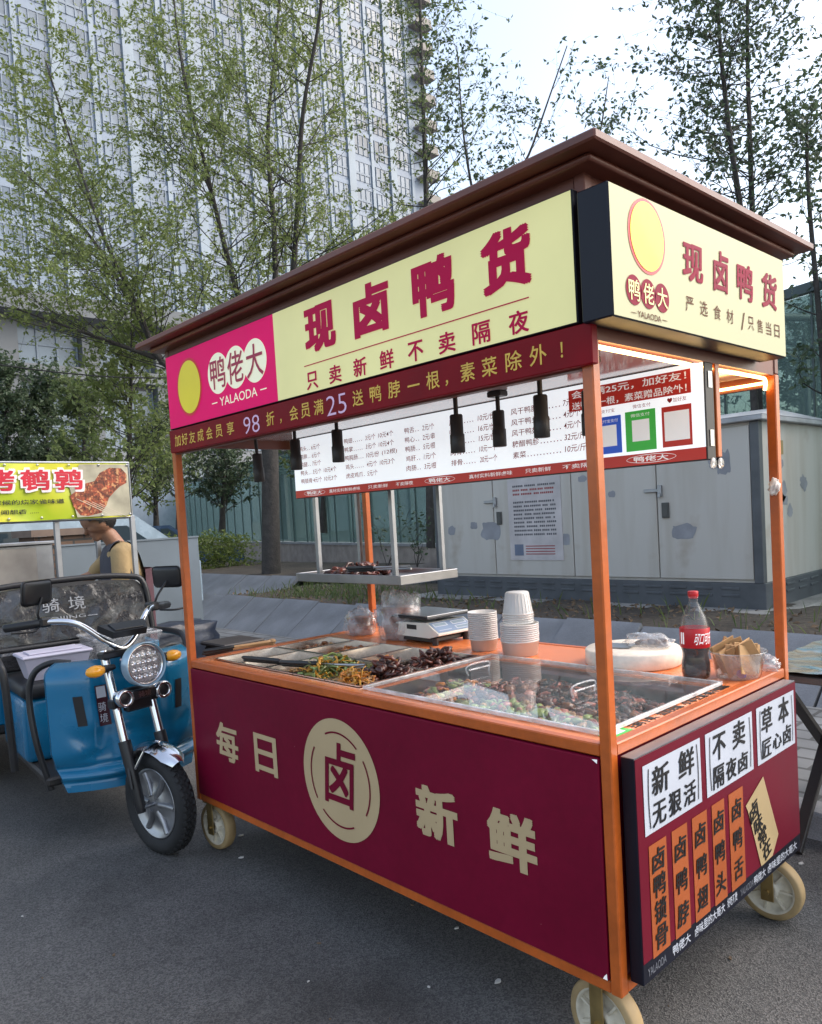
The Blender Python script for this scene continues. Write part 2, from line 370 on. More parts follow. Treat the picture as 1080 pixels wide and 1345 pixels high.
# counter top: strips around the pan well and the display tray
COUNTER = mat('counter_orange', (.80, .23, .07), .26, var=.08, scale=4, coat=.35)
ZC = .806
b = MB()
for x0, y0, x1, y1 in ((.031, .031, 2.019, .07), (.031, .07, .095, .68), (1.065, .07, 1.105, .68), (1.975, .07, 2.019, .68), (.031, .68, 2.019, 1.009)):
    b.box((x0, y0, ZC-.02), (x1, y1, ZC), 0)
b.build('countertop', COUNTER, CART)
# carcass
b = MB(); b.box((.034, .02, .243), (2.016, 1.0, .25)); b.box((.034, 1.005, .243), (2.016, 1.015, .775)); b.box((.012, .034, .243), (.02, 1.006, .775)); b.box((2.03, .034, .243), (2.038, 1.006, .775))
b.build('inner_lining', MAROON, CART)
# front panel with lettering
PF = Pn((0, -.004, 0), (1, 0, 0), (0, 0, 1))
b = MB(); b.box((.0325, -.004, .243), (2.0175, .014, .7745), 0, .002)
fp = b.build('front_panel', CRIMSON, CART)
b = MB()
b.text(PF, '每', .217, .432, .385, .585, .0015, 0, .03); b.text(PF, '日', .503, .437, .655, .585, .0015, 0, .03)
b.text(PF, '新', 1.385, .432, 1.553, .585, .0015, 0, .045); b.text(PF, '鲜', 1.662, .430, 1.826, .583, .0015, 0, .045)
b.ell(PF, 1.023, .512, .2, .203, .0015, 0, 64)
b.build('lettering', CREAM, fp)
b = MB(); b.text(PF, '卤', .948, .425, 1.106, .637, .003, 0, .022, shear=.1)
for a in (50, 150, 230, 330): b.ring(PF, 1.023, .512, .158, .160, .006, .003, 0, 14, R(a-4 if a in (150, 330) else a), R(a+64))
b.build('emblem', CRIMSON, fp)
# torn white corner of the vinyl
b = MB(); b.add([PF(2.005, .246, .002), PF(2.017, .246, .002), PF(2.0165, .262, .003), PF(2.011, .256, .004)], [(0, 1, 2, 3)]); b.add([PF(2.002, .772, .002), PF(2.017, .7735, .002), PF(2.0165, .764, .003)], [(0, 1, 2)]); b.build('torn_corner', PWHITE, fp)

# side box sign (lower)
PS = Pn((2.0886, 0, 0), (0, 1, 0), (0, 0, 1))
b = MB(); b.box((2.052, .036, .239), (2.0872, .987, .7755), 0, .002)
sb = b.build('side_box_sign', NAVY, CART)
b = MB(); b.box((2.0866, .038, .291), (2.0884, .985, .7740), 0); b.build('printed_face', MAROON, sb)
b = MB(); b.box((2.053, .037, .7757), (2.0865, .986, .7775), 0); b.build('top_edge', STEELD, sb)
b = MB()
for u0, u1 in ((.067, .348), (.377, .661), (.691, .966)): b.rect(PS, u0, .585, u1, .752, .0012)
b.build('white_panels', WHITEP, sb)
b = MB()
for i, (u0, u1) in enumerate(((.079, .160), (.187, .264), (.290, .370), (.398, .470), (.497, .585))): b.rect(PS, u0, .288, u1, .558, .0012)
b.build('orange_strips', ORANGEP, sb)
b = MB(); b.add([PS(u, v, .0016) for u, v in ((.600, .496), (.612, .478), (.688, .291), (.768, .295), (.815, .345), (.722, .547))], [(0, 1, 2, 3, 4, 5)]); b.build('name_plaque', TAN, sb)
b = MB()
def br(t, u0, v0, u1, v1, bold=.022): b.text(PS, t, u0, v0, u1, v1, .0026, 0, bold, shear=.06)
br('新', .105, .668, .185, .738); br('鲜', .232, .672, .312, .742); br('无', .102, .595, .165, .652); br('狠', .178, .596, .240, .655); br('活', .253, .598, .315, .655)
br('不', .415, .668, .490, .738); br('卖', .535, .672, .612, .745); br('隔', .412, .595, .475, .655); br('夜', .487, .597, .550, .655); br('卤', .562, .598, .622, .652)
br('草', .722, .668, .798, .742); br('本', .845, .668, .922, .747); br('匠', .722, .597, .785, .650); br('心', .797, .603, .862, .650); br('卤', .874, .600, .934, .657)
for u0, u1 in ((.067, .348), (.377, .661), (.691, .966)):
    for sg, uc in ((1, u0+.022), (-1, u1-.022)):
        pts = [(uc+sg*(-.008*math.cos((k/8-.5)*2.2)+.004), .598+.142*k/8) for k in range(9)]
        for k in range(8):
            (a, c), (d, e) = pts[k], pts[k+1]; b.add([PS(a, c, .0026), PS(a+.0035, c, .0026), PS(d+.0035, e, .0026), PS(d, e, .0026)], [(0, 1, 2, 3)])
for (u0, u1), t in zip(((.079, .160), (.187, .264), (.290, .370), (.398, .470), (.497, .585)), ('卤鸭锁骨', '卤鸭脖', '卤鸭翅', '卤鸭头', '卤鸭舌')):
    n = len(t); step = .25/n; um = (u0+u1)/2
    for i, ch in enumerate(t):
        vc = .548-step*(i+.5); hh = min(.058, step*.9)/2; b.text(PS, ch, um-.028, vc-hh, um+.028, vc+hh, .0026, 0, .02, shear=.08)
for i, ch in enumerate('卤味常在'):
    t = i/3; b.text(PS, ch, .648+.077*t-.027, .468-.138*t-.026, .648+.077*t+.030, .468-.138*t+.026, .003, 0, .018, shear=.12, rot=.35)
b.build('lettering', INK, sb)
b = MB(); PB = Pn((2.0872, 0, 0), (0, 1, 0), (0, 0, 1))
for t, u0, u1, v in (('鸭佬大', .172, .262, .265), ('卤味里的大哥大', .285, .455, .265), ('好吃不贵', .470, .530, .266), ('鸭佬大', .640, .720, .265), ('卤味里的大哥大', .735, .955, .265)):
    b.text(PB, t, u0, v-.013, u1, v+.013, .0012, 0, .012)
for u0 in (.055, .55): b.text(PB, 'YALAODA', u0, .254, u0+.085, .274, .0012, 1)
b.build('band_lettering', [WHITEP, mat('dim_print', (.16, .17, .2), .5)], sb)

# fascia and roof
b = MB()
b.box((W_+.001, .004, 1.67), (L_-W_-.001, .028, ZR-.002), 0); b.box((W_+.001, D_-.028, 1.70), (L_-W_-.001, D_-.004, ZR-.002), 0)
b.box((.004, W_+.001, 1.70), (.028, D_-W_-.001, ZR-.002), 0); b.box((L_-.028, W_+.001, 1.733), (L_-.004, D_-W_-.001, ZR-.002), 0)
b.build('fascia', ROOFP, CART)
b = MB(); o = .086
b.box((-o, -o, 2.113), (L_+o, D_+o, 2.135), 0, .004)
b.box((-.045, -.045, 2.0955), (L_+.045, D_+.045, 2.1125), 0, .008, seg=3)
b.build('roof', ROOFP, CART)
b = MB(); b.box((.03, .03, 1.738), (L_-.03, D_-.03, 1.748)); b.build('ceiling_panel', CEIL, CART)

# long lit sign over the front
PG = Pn((0, -.02, 0), (1, 0, 0), (0, 0, 1))
b = MB(); b.box((.045, -.019, 1.768), (2.030, .003, 2.062), 0, .002); fs = b.build('front_light_sign', NAVY, CART)
b = MB(); b.rect(PG, .048, 1.771, .837, 2.059, .0005); b.build('magenta_face', MAGENTA, fs)
b = MB(); b.rect(PG, .837, 1.771, 2.027, 2.059, .0005); b.build('cream_face', SIGNCREAM, fs)
b = MB()
for t, u0, u1, v0, v1 in (('现', 1.012, 1.170, 1.889, 2.030), ('卤', 1.258, 1.416, 1.888, 2.034), ('鸭', 1.510, 1.666, 1.887, 2.035), ('货', 1.758, 1.912, 1.888, 2.033)):
    b.text(PG, t, u0, v0, u1, v1, .0022, 0, .05)
b.rect(PG, .998, 1.8545, 1.9, 1.8575, .0022)
for i, ch in enumerate('只卖新鲜不卖隔夜'):
    c = 1.036+i*(1.866-1.036)/7; b.text(PG, ch, c-.03, 1.779, c+.03, 1.833, .0022, 0, .022)
b.build('lettering', LETTER, fs)
b = MB()
for c in (.458, .584, .712): b.ell(PG, c, 1.928, .0745, .075, .0018+.0004*(c == .584), 0)
b.rect(PG, .400, 1.8215, .440, 1.8255, .002); b.rect(PG, .735, 1.8215, .775, 1.8255, .002)
b.text(PG, 'YALAODA', .458, 1.8065, .715, 1.8385, .002, 0, .004)
b.build('name_badge', mat('lit_pale_cream', (.82, .80, .58), .4, var=.03, emit=.15), fs)
b = MB()
for ch, c in zip('鸭佬大', (.458, .584, .712)): b.text(PG, ch, c-.054, 1.872, c+.054, 1.985, .0038, 0, .008)
b.build('badge_lettering', LETTER2, fs)
b = MB(); b.ell(PG, .232, 1.914, .100, .112, .0018, 1); b.ell(PG, .232, 1.914, .090, .102, .0028, 0); b.build('oval_badge', [YELLOW, BADGERED], fs)

# scrolling banner under it
b = MB(); b.box((.035, -.021, 1.674), (2.064, .003, 1.764), 0, .002); lb = b.build('led_banner', LEDRED, CART)
PL = Pn((0, -.0212, 0), (1, 0, 0), (0, 0, 1))
b = MB()
items = [('加', .105), ('好', .165), ('友', .228), ('成', .295), ('会', .365), ('员', .437), ('享', .52), ('折', .785), ('，', .855), ('会', .925), ('员', .99), ('满', 1.06), ('送', 1.255), ('鸭', 1.335), ('脖', 1.415), ('一', 1.495), ('根', 1.57), ('，', 1.628), ('素', 1.695), ('菜', 1.768), ('除', 1.845), ('外', 1.918), ('！', 1.985)]
for ch, c in items:
    if ch in '，': b.text(PL, ch, c-.012, 1.695, c-.002, 1.71, .0012, 0, .01)
    elif ch == '一': b.text(PL, ch, c-.024, 1.714, c+.024, 1.719, .0012, 0, .01)
    elif ch == '！': b.text(PL, ch, c-.003, 1.70, c+.003, 1.735, .0012, 0, .01)
    else: b.text(PL, ch, c-.025, 1.695, c+.025, 1.742, .0012, 0, .010)
for t, u0, u1 in (('98', .612, .716), ('25', 1.102, 1.200)): b.text(PL, t, u0, 1.684, u1, 1.744, .0012, 1, -.01)
b.build('lettering', [LEDGOLD, LEDLILAC], lb)

# lit side sign
b = MB(); b.box((2.052, -.037, 1.7595), (2.130, .890, 2.0415), 0, .003); ss = b.build('side_light_sign', NAVY, CART)
PT = Pn((2.1302, 0, 0), (0, 1, 0), (0, 0, 1))
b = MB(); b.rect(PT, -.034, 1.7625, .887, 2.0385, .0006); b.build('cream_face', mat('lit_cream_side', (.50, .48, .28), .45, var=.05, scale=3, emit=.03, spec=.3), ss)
b = MB()
for t, u0, u1, v0, v1 in (('现', .276, .380, 1.887, 1.978), ('卤', .436, .520, 1.885, 1.990), ('鸭', .570, .670, 1.885, 1.982), ('货', .728, .832, 1.885, 1.984)): b.text(PT, t, u0, v0, u1, v1, .002, 0, .032, shear=.08)
for c in (.048, .109, .170): b.ell(PT, c, 1.826, .0325, .033, .0018, 0)
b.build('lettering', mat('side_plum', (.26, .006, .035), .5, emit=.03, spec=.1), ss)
b = MB()
for ch, c in zip('鸭佬大', (.048, .109, .170)): b.text(PT, ch, c-.023, 1.803, c+.023, 1.849, .003, 0, .008)
b.build('badge_lettering', SIGNCREAM, ss)
b = MB()
for i, ch in enumerate('严选食材'): b.text(PT, ch, .283+.073*i, 1.813, .323+.073*i, 1.849, .002, 0, .002)
b.text(PT, '/', .588, 1.805, .612, 1.852, .002)
for i, ch in enumerate('只售当日'): b.text(PT, ch, .632+.0585*i, 1.811, .668+.0585*i, 1.847, .002, 0, .002)
b.text(PT, 'YALAODA', .060, 1.7695, .162, 1.7835, .002, 0, .008); b.rect(PT, .033, 1.7755, .055, 1.777, .002); b.rect(PT, .167, 1.7755, .19, 1.777, .002)
b.build('small_lettering', BROWNL, ss)
b = MB(); b.ell(PT, .114, 1.953, .080, .083, .0018, 1); b.ell(PT, .114, 1.953, .072, .076, .0028, 0); b.build('oval_badge', [YELLOW, BADGERED], ss)

# menu board hanging inside
MY = .55
b = MB(); b.box((.085, MY+.002, 1.468), (2.043, MY+.052, 1.737), 0, .002); mb_ = b.build('menu_board', BLACKM, CART)
PM = Pn((0, MY, 0), (1, 0, 0), (0, 0, 1))
b = MB(); b.rect(PM, .088, 1.503, 2.040, 1.735, .0005); b.build('white_face', MENUW, mb_)
b = MB(); b.rect(PM, .088, 1.470, 2.040, 1.503, .0006)
b.rect(PM, 1.60, 1.656, 2.004, 1.722, .0012); b.rect(PM, 1.913, 1.513, 2.003, 1.627, .0012); b.build('red_band', MENUR, mb_)
b = MB(); b.rect(PM, 1.70, 1.513, 1.782, 1.625, .0012, 0); b.build('payment_card', CARDB, mb_); b = MB(); b.rect(PM, 1.796, 1.512, 1.894, 1.629, .0012, 0); b.build('payment_card', CARDG, mb_)
b = MB()
for u0, u1, v0, v1 in ((1.712, 1.766, 1.535, 1.598), (1.818, 1.874, 1.540, 1.602), (1.921, 1.996, 1.530, 1.612)): b.rect(PM, u0, v0, u1, v1, .002)
for c in (.232, 1.014, 1.874):
    b.ring(PM, c, 1.487, .079, .0125, .0016, .0018, 0); b.text(PM, '鸭佬大', c-.055, 1.479, c+.055, 1.495, .0018, 0, .02)
for t, u0, u1 in (('真材实料新鲜卤味', .340, .552), ('只卖新鲜', .602, .725), ('不卖隔夜', .772, .872), ('真材实料新鲜卤味', 1.162, 1.360), ('只卖新鲜', 1.415, 1.520), ('不卖隔夜', 1.565, 1.70)):
    b.text(PM, t, u0, 1.4795, u1, 1.4945, .0018, 0, .008)
b.text(PM, '会员满25元，加好友！', 1.612, 1.694, 1.992, 1.718, .002, 0, .012); b.text(PM, '送鸭脖一根，素菜赠品除外！', 1.612, 1.660, 1.992, 1.684, .002, 0, .012)
b.text(PM, '微信支付', 1.815, 1.611, 1.876, 1.621, .002); b.text(PM, '支付宝支付', 1.708, 1.606, 1.772, 1.616, .002)
b.build('white_print', PWHITE, mb_)
b = MB(); rows = (1.688, 1.652, 1.617, 1.580, 1.543)
cols = [(.137, [('鸭头', '6元/个', ''), ('鸭脖', '6元/个', ''), ('鸭腿', '7元/个', ''), ('鸭头', '3元/个', '10元4个'), ('鸭锁骨', '4元/个', '10元3个')], .092, .275),
        (.463, [('鸭翅', '3元/个', '10元4个'), ('鸭掌', '3元/个', '10元4个'), ('鸭肫肠', '10元/份', '(12根)'), ('鸡头', '4元/个', '10元3个'), ('虎皮鸡爪', '5元/个', '')], .140, .235),
        (.838, [('鸭舌', '2元/个', ''), ('鸭心', '2元/串', ''), ('鸭肠', '5元/根', ''), ('鸡肝', '1元/个', ''), ('肉肠', '3元/根', '')], .100, 9),
        (1.078, [('凤爪', '10元/份', ''), ('鸭胗', '16元/份', ''), ('鸭掌', '15元/份', ''), ('肉骨', '10元一个', ''), ('排骨', '20元一个', '')], .140, 9),
        (1.366, [('风干鸭脖', '7元/斤', ''), ('风干鸭头', '4元/个', ''), ('风干鸭翅', '4元/个', ''), ('糖醋鸭胗', '32元/斤', ''), ('素菜', '10元/斤', '')], .212, 9)]
for x0, items, dx, ex in cols:
    for zz, (a, c, d) in zip(rows, items):
        ww = .028*len(a); b.text(PM, a, x0, zz-.011, x0+ww, zz+.011, .0012, 0, .006, shear=.05)
        n = int((dx-ww-.008)/.013)
        for i in range(n): b.rect(PM, x0+ww+.006+i*.013, zz-.009, x0+ww+.010+i*.013, zz-.0055, .0012)
        w2 = .0158*len(c); b.text(PM, c, x0+dx, zz-.0115, x0+dx+w2, zz+.0125, .0012, 0, .006, shear=.12)
        if d: b.text(PM, d, x0+dx+w2+.018, zz-.0105, x0+dx+w2+.108, zz+.0125, .0012, 0, .006, shear=.12)
b.text(PM, '♥加好友', 1.932, 1.636, 1.990, 1.650, .0012)
b.text(PM, '支付宝', 1.715, 1.636, 1.762, 1.647, .0012); b.text(PM, '微信支付', 1.822, 1.636, 1.88, 1.648, .0012)
b.build('price_list', MENUT, mb_)
for z in (1.505, 1.665):
    b = MB(); b.box((2.0435, MY+.018, z), (2.0455, MY+.040, z+.045)); b.build('hinge_plate', STEEL, mb_)
b = MB().box((2.022, MY+.060, 1.475), (2.046, MY+.084, 1.736), 0, .002); b.build('hanger_bar', ORANGE, CART)
for y in (MY+.03, MY+.075):
    b = MB(); b.lathe([(0, -.003), (.014, -.003), (.016, 0), (.014, .003), (0, .003)], Tr(2.045, y, 1.458) @ Rot('Y', R(90)), 16); b.build('hook_disc', mat('clear_disc', (.9, .85, .8), .1, trans=.7, var=0), CART)

# warm led strips under the headers
b = MB(); b.tube(smooth_path([(2.034, .035, 1.722), (2.034, .3, 1.721), (2.034, .62, 1.720), (2.034, .92, 1.722), (2.03, .985, 1.718), (2.022, 1.0, 1.69)], 4), .0055, 8); b.tube([(2.018, 1.0, 1.712), (1.2, 1.0, 1.712), (.6, 1.0, 1.712), (.06, 1.0, 1.712)], .0045, 8); b.build('led_strip', LEDSTRIP, CART)
b = MB(); b.tube([(.02, .05, 1.727), (.02, .5, 1.727), (.02, .98, 1.727)], .006, 8); b.build('led_strip', LEDSTRIP, CART)
# spotlights on the ceiling
for x, y, zb_, tl in ((.330, .2, 1.533, .12), (.604, .2, 1.559, 0), (.862, .2, 1.565, 0), (1.440, .2, 1.541, .03), (1.752, .2, 1.551, 0), (1.905, .2, 1.540, 0), (1.436, .4, 1.563, 0)):
    M = Tr(x, y, 1.738) @ Rot('X', tl*.6) @ Rot('Y', tl*.5); h = 1.738-zb_
    b = MB(); b.box((-.028, -.02, -.018), (.028, .02, -.0005), 0, .003, M); b.tube([M @ Vector((0, 0, -.018)), M @ Vector((0, 0, -h+.112))], .007, 10)
    s = b.build('spotlight', BLACKM, CART)
    b = MB(); b.lathe([(0, 0), (.0205, 0), (.022, .002), (.022, .054), (.0195, .057), (.0195, .11), (.017, .114), (0, .114)], M @ Tr(0, 0, -h), 24); b.build('lamp_barrel', BLACKM, s)
# caster wheels
def caster(x, y, ang=0.):
    M = Tr(x, y, 0) @ Rot('Z', ang)
    Mw = M @ Tr(0, 0, .1) @ Rot('X', R(90))
    b = MB(); b.box((-.045, -.04, .2), (.045, .04, .2095), 0, .002, M); b.box((-.02, -.040, .07), (.02, -.035, .2), 0, .002, M); b.box((-.02, .035, .07), (.02, .040, .2), 0, .002, M)
    b.tube([M @ Vector((0, -.048, .1)), M @ Vector((0, .048, .1))], .008, 8)
    c = b.build('caster', GOLDPL, CART)
    b = MB(); b.lathe([(.078, -.022), (.094, -.022), (.0985, -.016), (.1, 0), (.0985, .016), (.094, .022), (.078, .022)], Mw, 40); b.build('tread', WHEELT, c)
    b = MB(); b.lathe([(.079, -.021), (.072, -.021), (.070, -.008), (.03, -.006), (.028, -.024), (.012, -.025), (.012, .025), (.028, .024), (.03, .006), (.070, .008), (.072, .021), (.079, .021)], Mw, 40)
    for k in range(7):
        a = 2*math.pi*k/7
        for sg in (-1, 1): b.box((.027, -.003, min(sg*.006, sg*.018)), (.071, .003, max(sg*.006, sg*.018)), 0, 0, Mw @ Rot('Z', a))
    b.build('wheel_hub', WHEELW, c)
caster(.075, .05, R(6)); caster(1.965, .06, R(-4)); caster(2.005, .955, R(3)); caster(.09, .95, R(40))
# hanging shelf behind the menu board
for x, y in ((-.04, .75), (.515, .75), (-.03, 1.005), (.57, .99)):
    b = MB(); b.box((x-.011, y-.011, 1.09), (x+.011, y+.011, 1.737), 0, .002); b.build('shelf_hanger', STEELD, CART)
b = MB(); b.box((-.15, .70, 1.075), (.60, 1.035, 1.085), 0); 
for x0, y0, x1, y1 in ((-.15, .69, .60, .70), (-.15, 1.035, .60, 1.045), (-.16, .69, -.15, 1.045), (.60, .69, .61, 1.045)): b.box((x0, y0, 1.068), (x1, y1, 1.108), 0, .002)
b.build('hanging_shelf', STEEL, CART)
b = MB()   # knot of pink plastic tied to the rear post
bm_ = bmesh.new(); bmesh.ops.create_icosphere(bm_, subdivisions=3, radius=1)
for v in bm_.verts: q = v.co.copy(); f = 1+.5*mnoise.noise(q*2.5); v.co = Vector((q.x*.016, (q.y*.018-.012)*(1-.5*q.z), q.z*.026))*f
b.bm(bm_, 0, True, Tr(2.045, 1.0, 1.385))
b.build('tied_wrap', mat('pale_wrap', (.72, .62, .55), .5), CART)
# printed notice on the counter edge
b = MB(); PC = Pn((0, 0, ZC), (0, 1, 0), (-1, 0, 0)); b.rect(PC, .06, -2.017, .155, -1.978, .0008); b.rect(PC, .085, -2.008, .135, -1.987, .0012, 1); b.build('green_card', [CARDG, PWHITE], CART)
b = MB(); b.text(PC, '扫码下单、会员充值', .17, -2.016, .42, -1.982, .0008, 0, .03); b.text(PC, '小本生意·概不赊账', .44, -2.016, .70, -1.982, .0008, 0, .03); b.build('counter_lettering', INK, CART)

# ------------------------------------------------------------------ things on the counter
def onz(u, v, z):
    d = at(u, v, 1)-CAM; return CAM+d*((z-CAM.z)/d.z)
PLAST = mat('milky_plastic', (.82, .80, .78), .35, var=.03, trans=.25, coat=.1)
def clear_mat(name, tint=(1, 1, 1), op=.25, rough=.12, col=(.85, .85, .87)):
    m = bpy.data.materials.new(name); m.use_nodes = True; n = m.node_tree.nodes; l = m.node_tree.links
    n.remove(n['Principled BSDF']); o = n['Material Output']
    tr = n.new('ShaderNodeBsdfTransparent'); tr.inputs[0].default_value = (*tint, 1)
    df = n.new('ShaderNodeBsdfPrincipled'); df.inputs['Base Color'].default_value = (*col, 1); df.inputs['Roughness'].default_value = rough
    gl = n.new('ShaderNodeBsdfGlossy'); gl.inputs['Roughness'].default_value = rough*.5
    fr = n.new('ShaderNodeFresnel'); fr.inputs[0].default_value = 1.45
    tc = n.new('ShaderNodeTexCoord'); t = n.new('ShaderNodeTexNoise'); t.inputs['Scale'].default_value = 18; t.inputs['Detail'].default_value = 5; l.new(tc.outputs['Object'], t.inputs[0])
    mr = n.new('ShaderNodeMapRange'); mr.inputs[1].default_value = .35; mr.inputs[2].default_value = .65; mr.inputs[3].default_value = op*.5; mr.inputs[4].default_value = min(1, op*1.5); l.new(t.outputs[0], mr.inputs[0])
    m1 = n.new('ShaderNodeMixShader'); l.new(mr.outputs[0], m1.inputs[0]); l.new(tr.outputs[0], m1.inputs[1]); l.new(df.outputs[0], m1.inputs[2])
    ge = n.new('ShaderNodeNewGeometry'); fm = n.new('ShaderNodeMath'); fm.operation = 'SUBTRACT'; fm.use_clamp = True; l.new(fr.outputs[0], fm.inputs[0]); l.new(ge.outputs['Backfacing'], fm.inputs[1])
    m2 = n.new('ShaderNodeMixShader'); l.new(fm.outputs[0], m2.inputs[0]); l.new(m1.outputs[0], m2.inputs[1]); l.new(gl.outputs[0], m2.inputs[2])
    l.new(m2.outputs[0], o.inputs['Surface']); return m
ACRYL = clear_mat('acrylic', (.97, .97, .97), .05, .04)
BAGM = clear_mat('bag_film', (.97, .96, .95), .24, .2)
TUBC = clear_mat('tub_clear', (.96, .96, .96), .22, .15)
def food(name, col, rough=.35, var=.35): return mat(name, col, rough, var=var, scale=22, var2=.25, scale2=90, coat=.3)
F_DARK = food('braised_dark', (.055, .016, .012)); F_RED = food('braised_red', (.13, .028, .014)); F_BROWN = food('braised_brown', (.22, .075, .022))
F_YEL = food('yellow_bean_curd', (.62, .30, .035)); F_ORG = food('orange_pieces', (.58, .20, .02)); F_GRN = food('green_kelp', (.10, .12, .02)); F_LGRN = food('pale_green', (.30, .40, .12))
F_TAN = food('tan_pieces', (.46, .25, .09)); F_PINK = food('pink_pieces', (.50, .17, .12)); F_PALE = food('pale_pieces', (.62, .50, .36))
def heap(name, label, cat, cx, cy, rx, ry, z, h, n, sz, kinds, mats, seed, parent=None):
    rnd = random.Random(seed); b = MB()
    for i in range(n):
        a = rnd.uniform(0, 6.283); q = math.sqrt(rnd.random()); x, y = cx+rx*q*math.cos(a), cy+ry*q*math.sin(a)
        zz = z+h*(1-q*q)*rnd.uniform(.35, 1)+sz*.25; k = rnd.choice(kinds); mi = rnd.randrange(len(mats)); s = sz*rnd.uniform(.6, 1.3)
        M = Tr(x, y, zz) @ Rot('Z', rnd.uniform(0, 6.28)) @ Rot('X', rnd.uniform(-.7, .7)) @ Rot('Y', rnd.uniform(-.7, .7))
        if k == 'chunk':
            bm_ = bmesh.new(); bmesh.ops.create_icosphere(bm_, subdivisions=2, radius=1); o3 = Vector((rnd.random()*50, 0, 0))
            for v in bm_.verts: v.co *= 1+.45*mnoise.noise(v.co*1.6+o3); v.co = Vector((v.co.x*s*.7, v.co.y*s*.45, v.co.z*s*.35))
            b.bm(bm_, mi, True, M)
        elif k == 'curl':
            c = rnd.uniform(1.2, 3); p = [Vector((s*math.cos(c*(t/5-.5))*.8-s*.5, s*math.sin(c*(t/5-.5))*1.1, rnd.uniform(-.1, .1)*s)) for t in range(6)]
            b.tube(p, [s*.10, s*.2, s*.24, s*.22, s*.18, s*.08], 6, mi, True, M)
        else:
            c = rnd.uniform(-1.5, 1.5); vs = []
            for t in range(6): u = t/5-.5; zz2 = s*.35*math.sin(c*2*u+t); vs += [(u*s*2.2, -s*.16+c*u*u*s, zz2), (u*s*2.2, s*.16+c*u*u*s, zz2+.15*s)]
            fs = [(2*t, 2*t+2, 2*t+3, 2*t+1) for t in range(5)]
            b.add(vs+[(x_, y_, z_-.12*s) for x_, y_, z_ in vs], fs+[tuple(reversed([12+i for i in f])) for f in fs]+[(2*t, 12+2*t, 14+2*t, 2*t+2) for t in range(5)]+[(2*t+3, 15+2*t, 13+2*t, 2*t+1) for t in range(5)], mi, True, M)
    return tag(b.build(name, mats, parent), label, cat, kind='stuff')
PANST = mat('greasy_pan_steel', (.58, .52, .47), .24, 1., var=.12, scale=9, var2=.06, scale2=50, bump=.02, bscale=60)
def pan(x0, y0, x1, y1, label, dep=.085):
    b = MB(); z1 = ZC+.006; z0 = ZC-dep; i = .012; r = .009
    T = [(x0, y0), (x1, y0), (x1, y1), (x0, y1)]; I = [(x0+r, y0+r), (x1-r, y0+r), (x1-r, y1-r), (x0+r, y1-r)]; B = [(x0+r+i, y0+r+i), (x1-r-i, y0+r+i), (x1-r-i, y1-r-i), (x0+r+i, y1-r-i)]
    vs = [(x, y, z1-.004) for x, y in T]+[(x, y, z1) for x, y in T]+[(x, y, z1) for x, y in I]+[(x, y, z0) for x, y in B]
    fs = []
    for k in range(4):
        j = (k+1) % 4
        for o in (0, 4, 8): fs.append((o+k, o+j, o+4+j, o+4+k))
    fs.append((12, 13, 14, 15)); b.add(vs, fs)
    o = b.build('food_pan', PANST); tag(o, label, 'pan', 'steel food pans sunk in the counter'); return o
xs = [.098+.1925*i for i in range(6)]
plabs = [['steel food pan at the front left corner of the counter, under the wooden tongs', 'nearly empty steel pan in the front row, second from the left post', 'steel pan in the front row under the black tong handles', 'steel pan filled with yellow bean curd and green kelp', 'steel pan of orange strips and dark pieces beside the clear cover'],
         ['back row steel pan nearest the left end with a few brown bits', 'back row steel pan with small brown pieces, second from the left', 'back row steel pan in the middle, bare metal showing', 'back row steel pan with a small orange heap', 'back row steel pan of dark braised pieces beside the clear cover']]
for r_, (y0, y1) in enumerate(((.073, .372), (.378, .677))):
    for i in range(5): pan(xs[i]+.002, y0, xs[i+1]-.002, y1, plabs[r_][i])
zf = ZC-.052
def pc(i, r_): return (xs[i]+xs[i+1])/2, (.2225, .5275)[r_]
G = 'food heap'
c = pc(0, 0); heap('food_heap', 'scattered brown scraps in the front left pan', G, c[0], c[1], .07, .12, zf, .02, 40, .02, ['chunk'], [F_TAN, F_BROWN], 11)
c = pc(1, 0); heap('food_heap', 'few olive and brown bits in the second front pan', G, c[0], c[1]+.04, .07, .11, zf, .03, 50, .02, ['chunk', 'curl'], [F_BROWN, F_GRN], 12)
c = pc(2, 0); heap('food_heap', 'low heap of tan pieces in the middle front pan', G, c[0], c[1], .075, .125, zf+.01, .04, 90, .022, ['chunk', 'strip'], [F_TAN, F_YEL], 13)
c = pc(3, 0); heap('food_heap', 'heaped yellow bean curd strips and green kelp in the front row', G, c[0]-.015, c[1]-.03, .095, .13, zf+.03, .08, 300, .022, ['strip', 'strip', 'curl'], [F_YEL, F_GRN, F_GRN, F_YEL, F_LGRN], 14)
c = pc(4, 0); heap('food_heap', 'heap of orange strips at the front of the right hand pan', G, c[0]-.01, c[1]-.08, .085, .06, zf+.035, .055, 110, .02, ['strip', 'curl'], [F_ORG, F_YEL, F_TAN], 15)
heap('food_heap', 'heap of near black braised pieces behind the orange strips', G, c[0], c[1]+.06, .085, .09, zf+.025, .075, 130, .026, ['chunk', 'curl'], [F_DARK, F_DARK, F_RED], 16)
c = pc(0, 1); heap('food_heap', 'brown bits lining the back row pan at the left end', G, c[0], c[1]+.03, .075, .12, zf+.01, .04, 80, .022, ['chunk'], [F_BROWN, F_TAN], 17)
c = pc(1, 1); heap('food_heap', 'small brown pieces in the second back row pan', G, c[0], c[1]+.05, .07, .10, zf+.01, .04, 60, .022, ['chunk', 'curl'], [F_BROWN, F_ORG], 18)
c = pc(3, 1); heap('food_heap', 'small bright orange heap in a back row pan', G, c[0]-.01, c[1]-.07, .06, .06, zf+.015, .05, 80, .018, ['chunk', 'curl'], [F_ORG, F_YEL], 19)
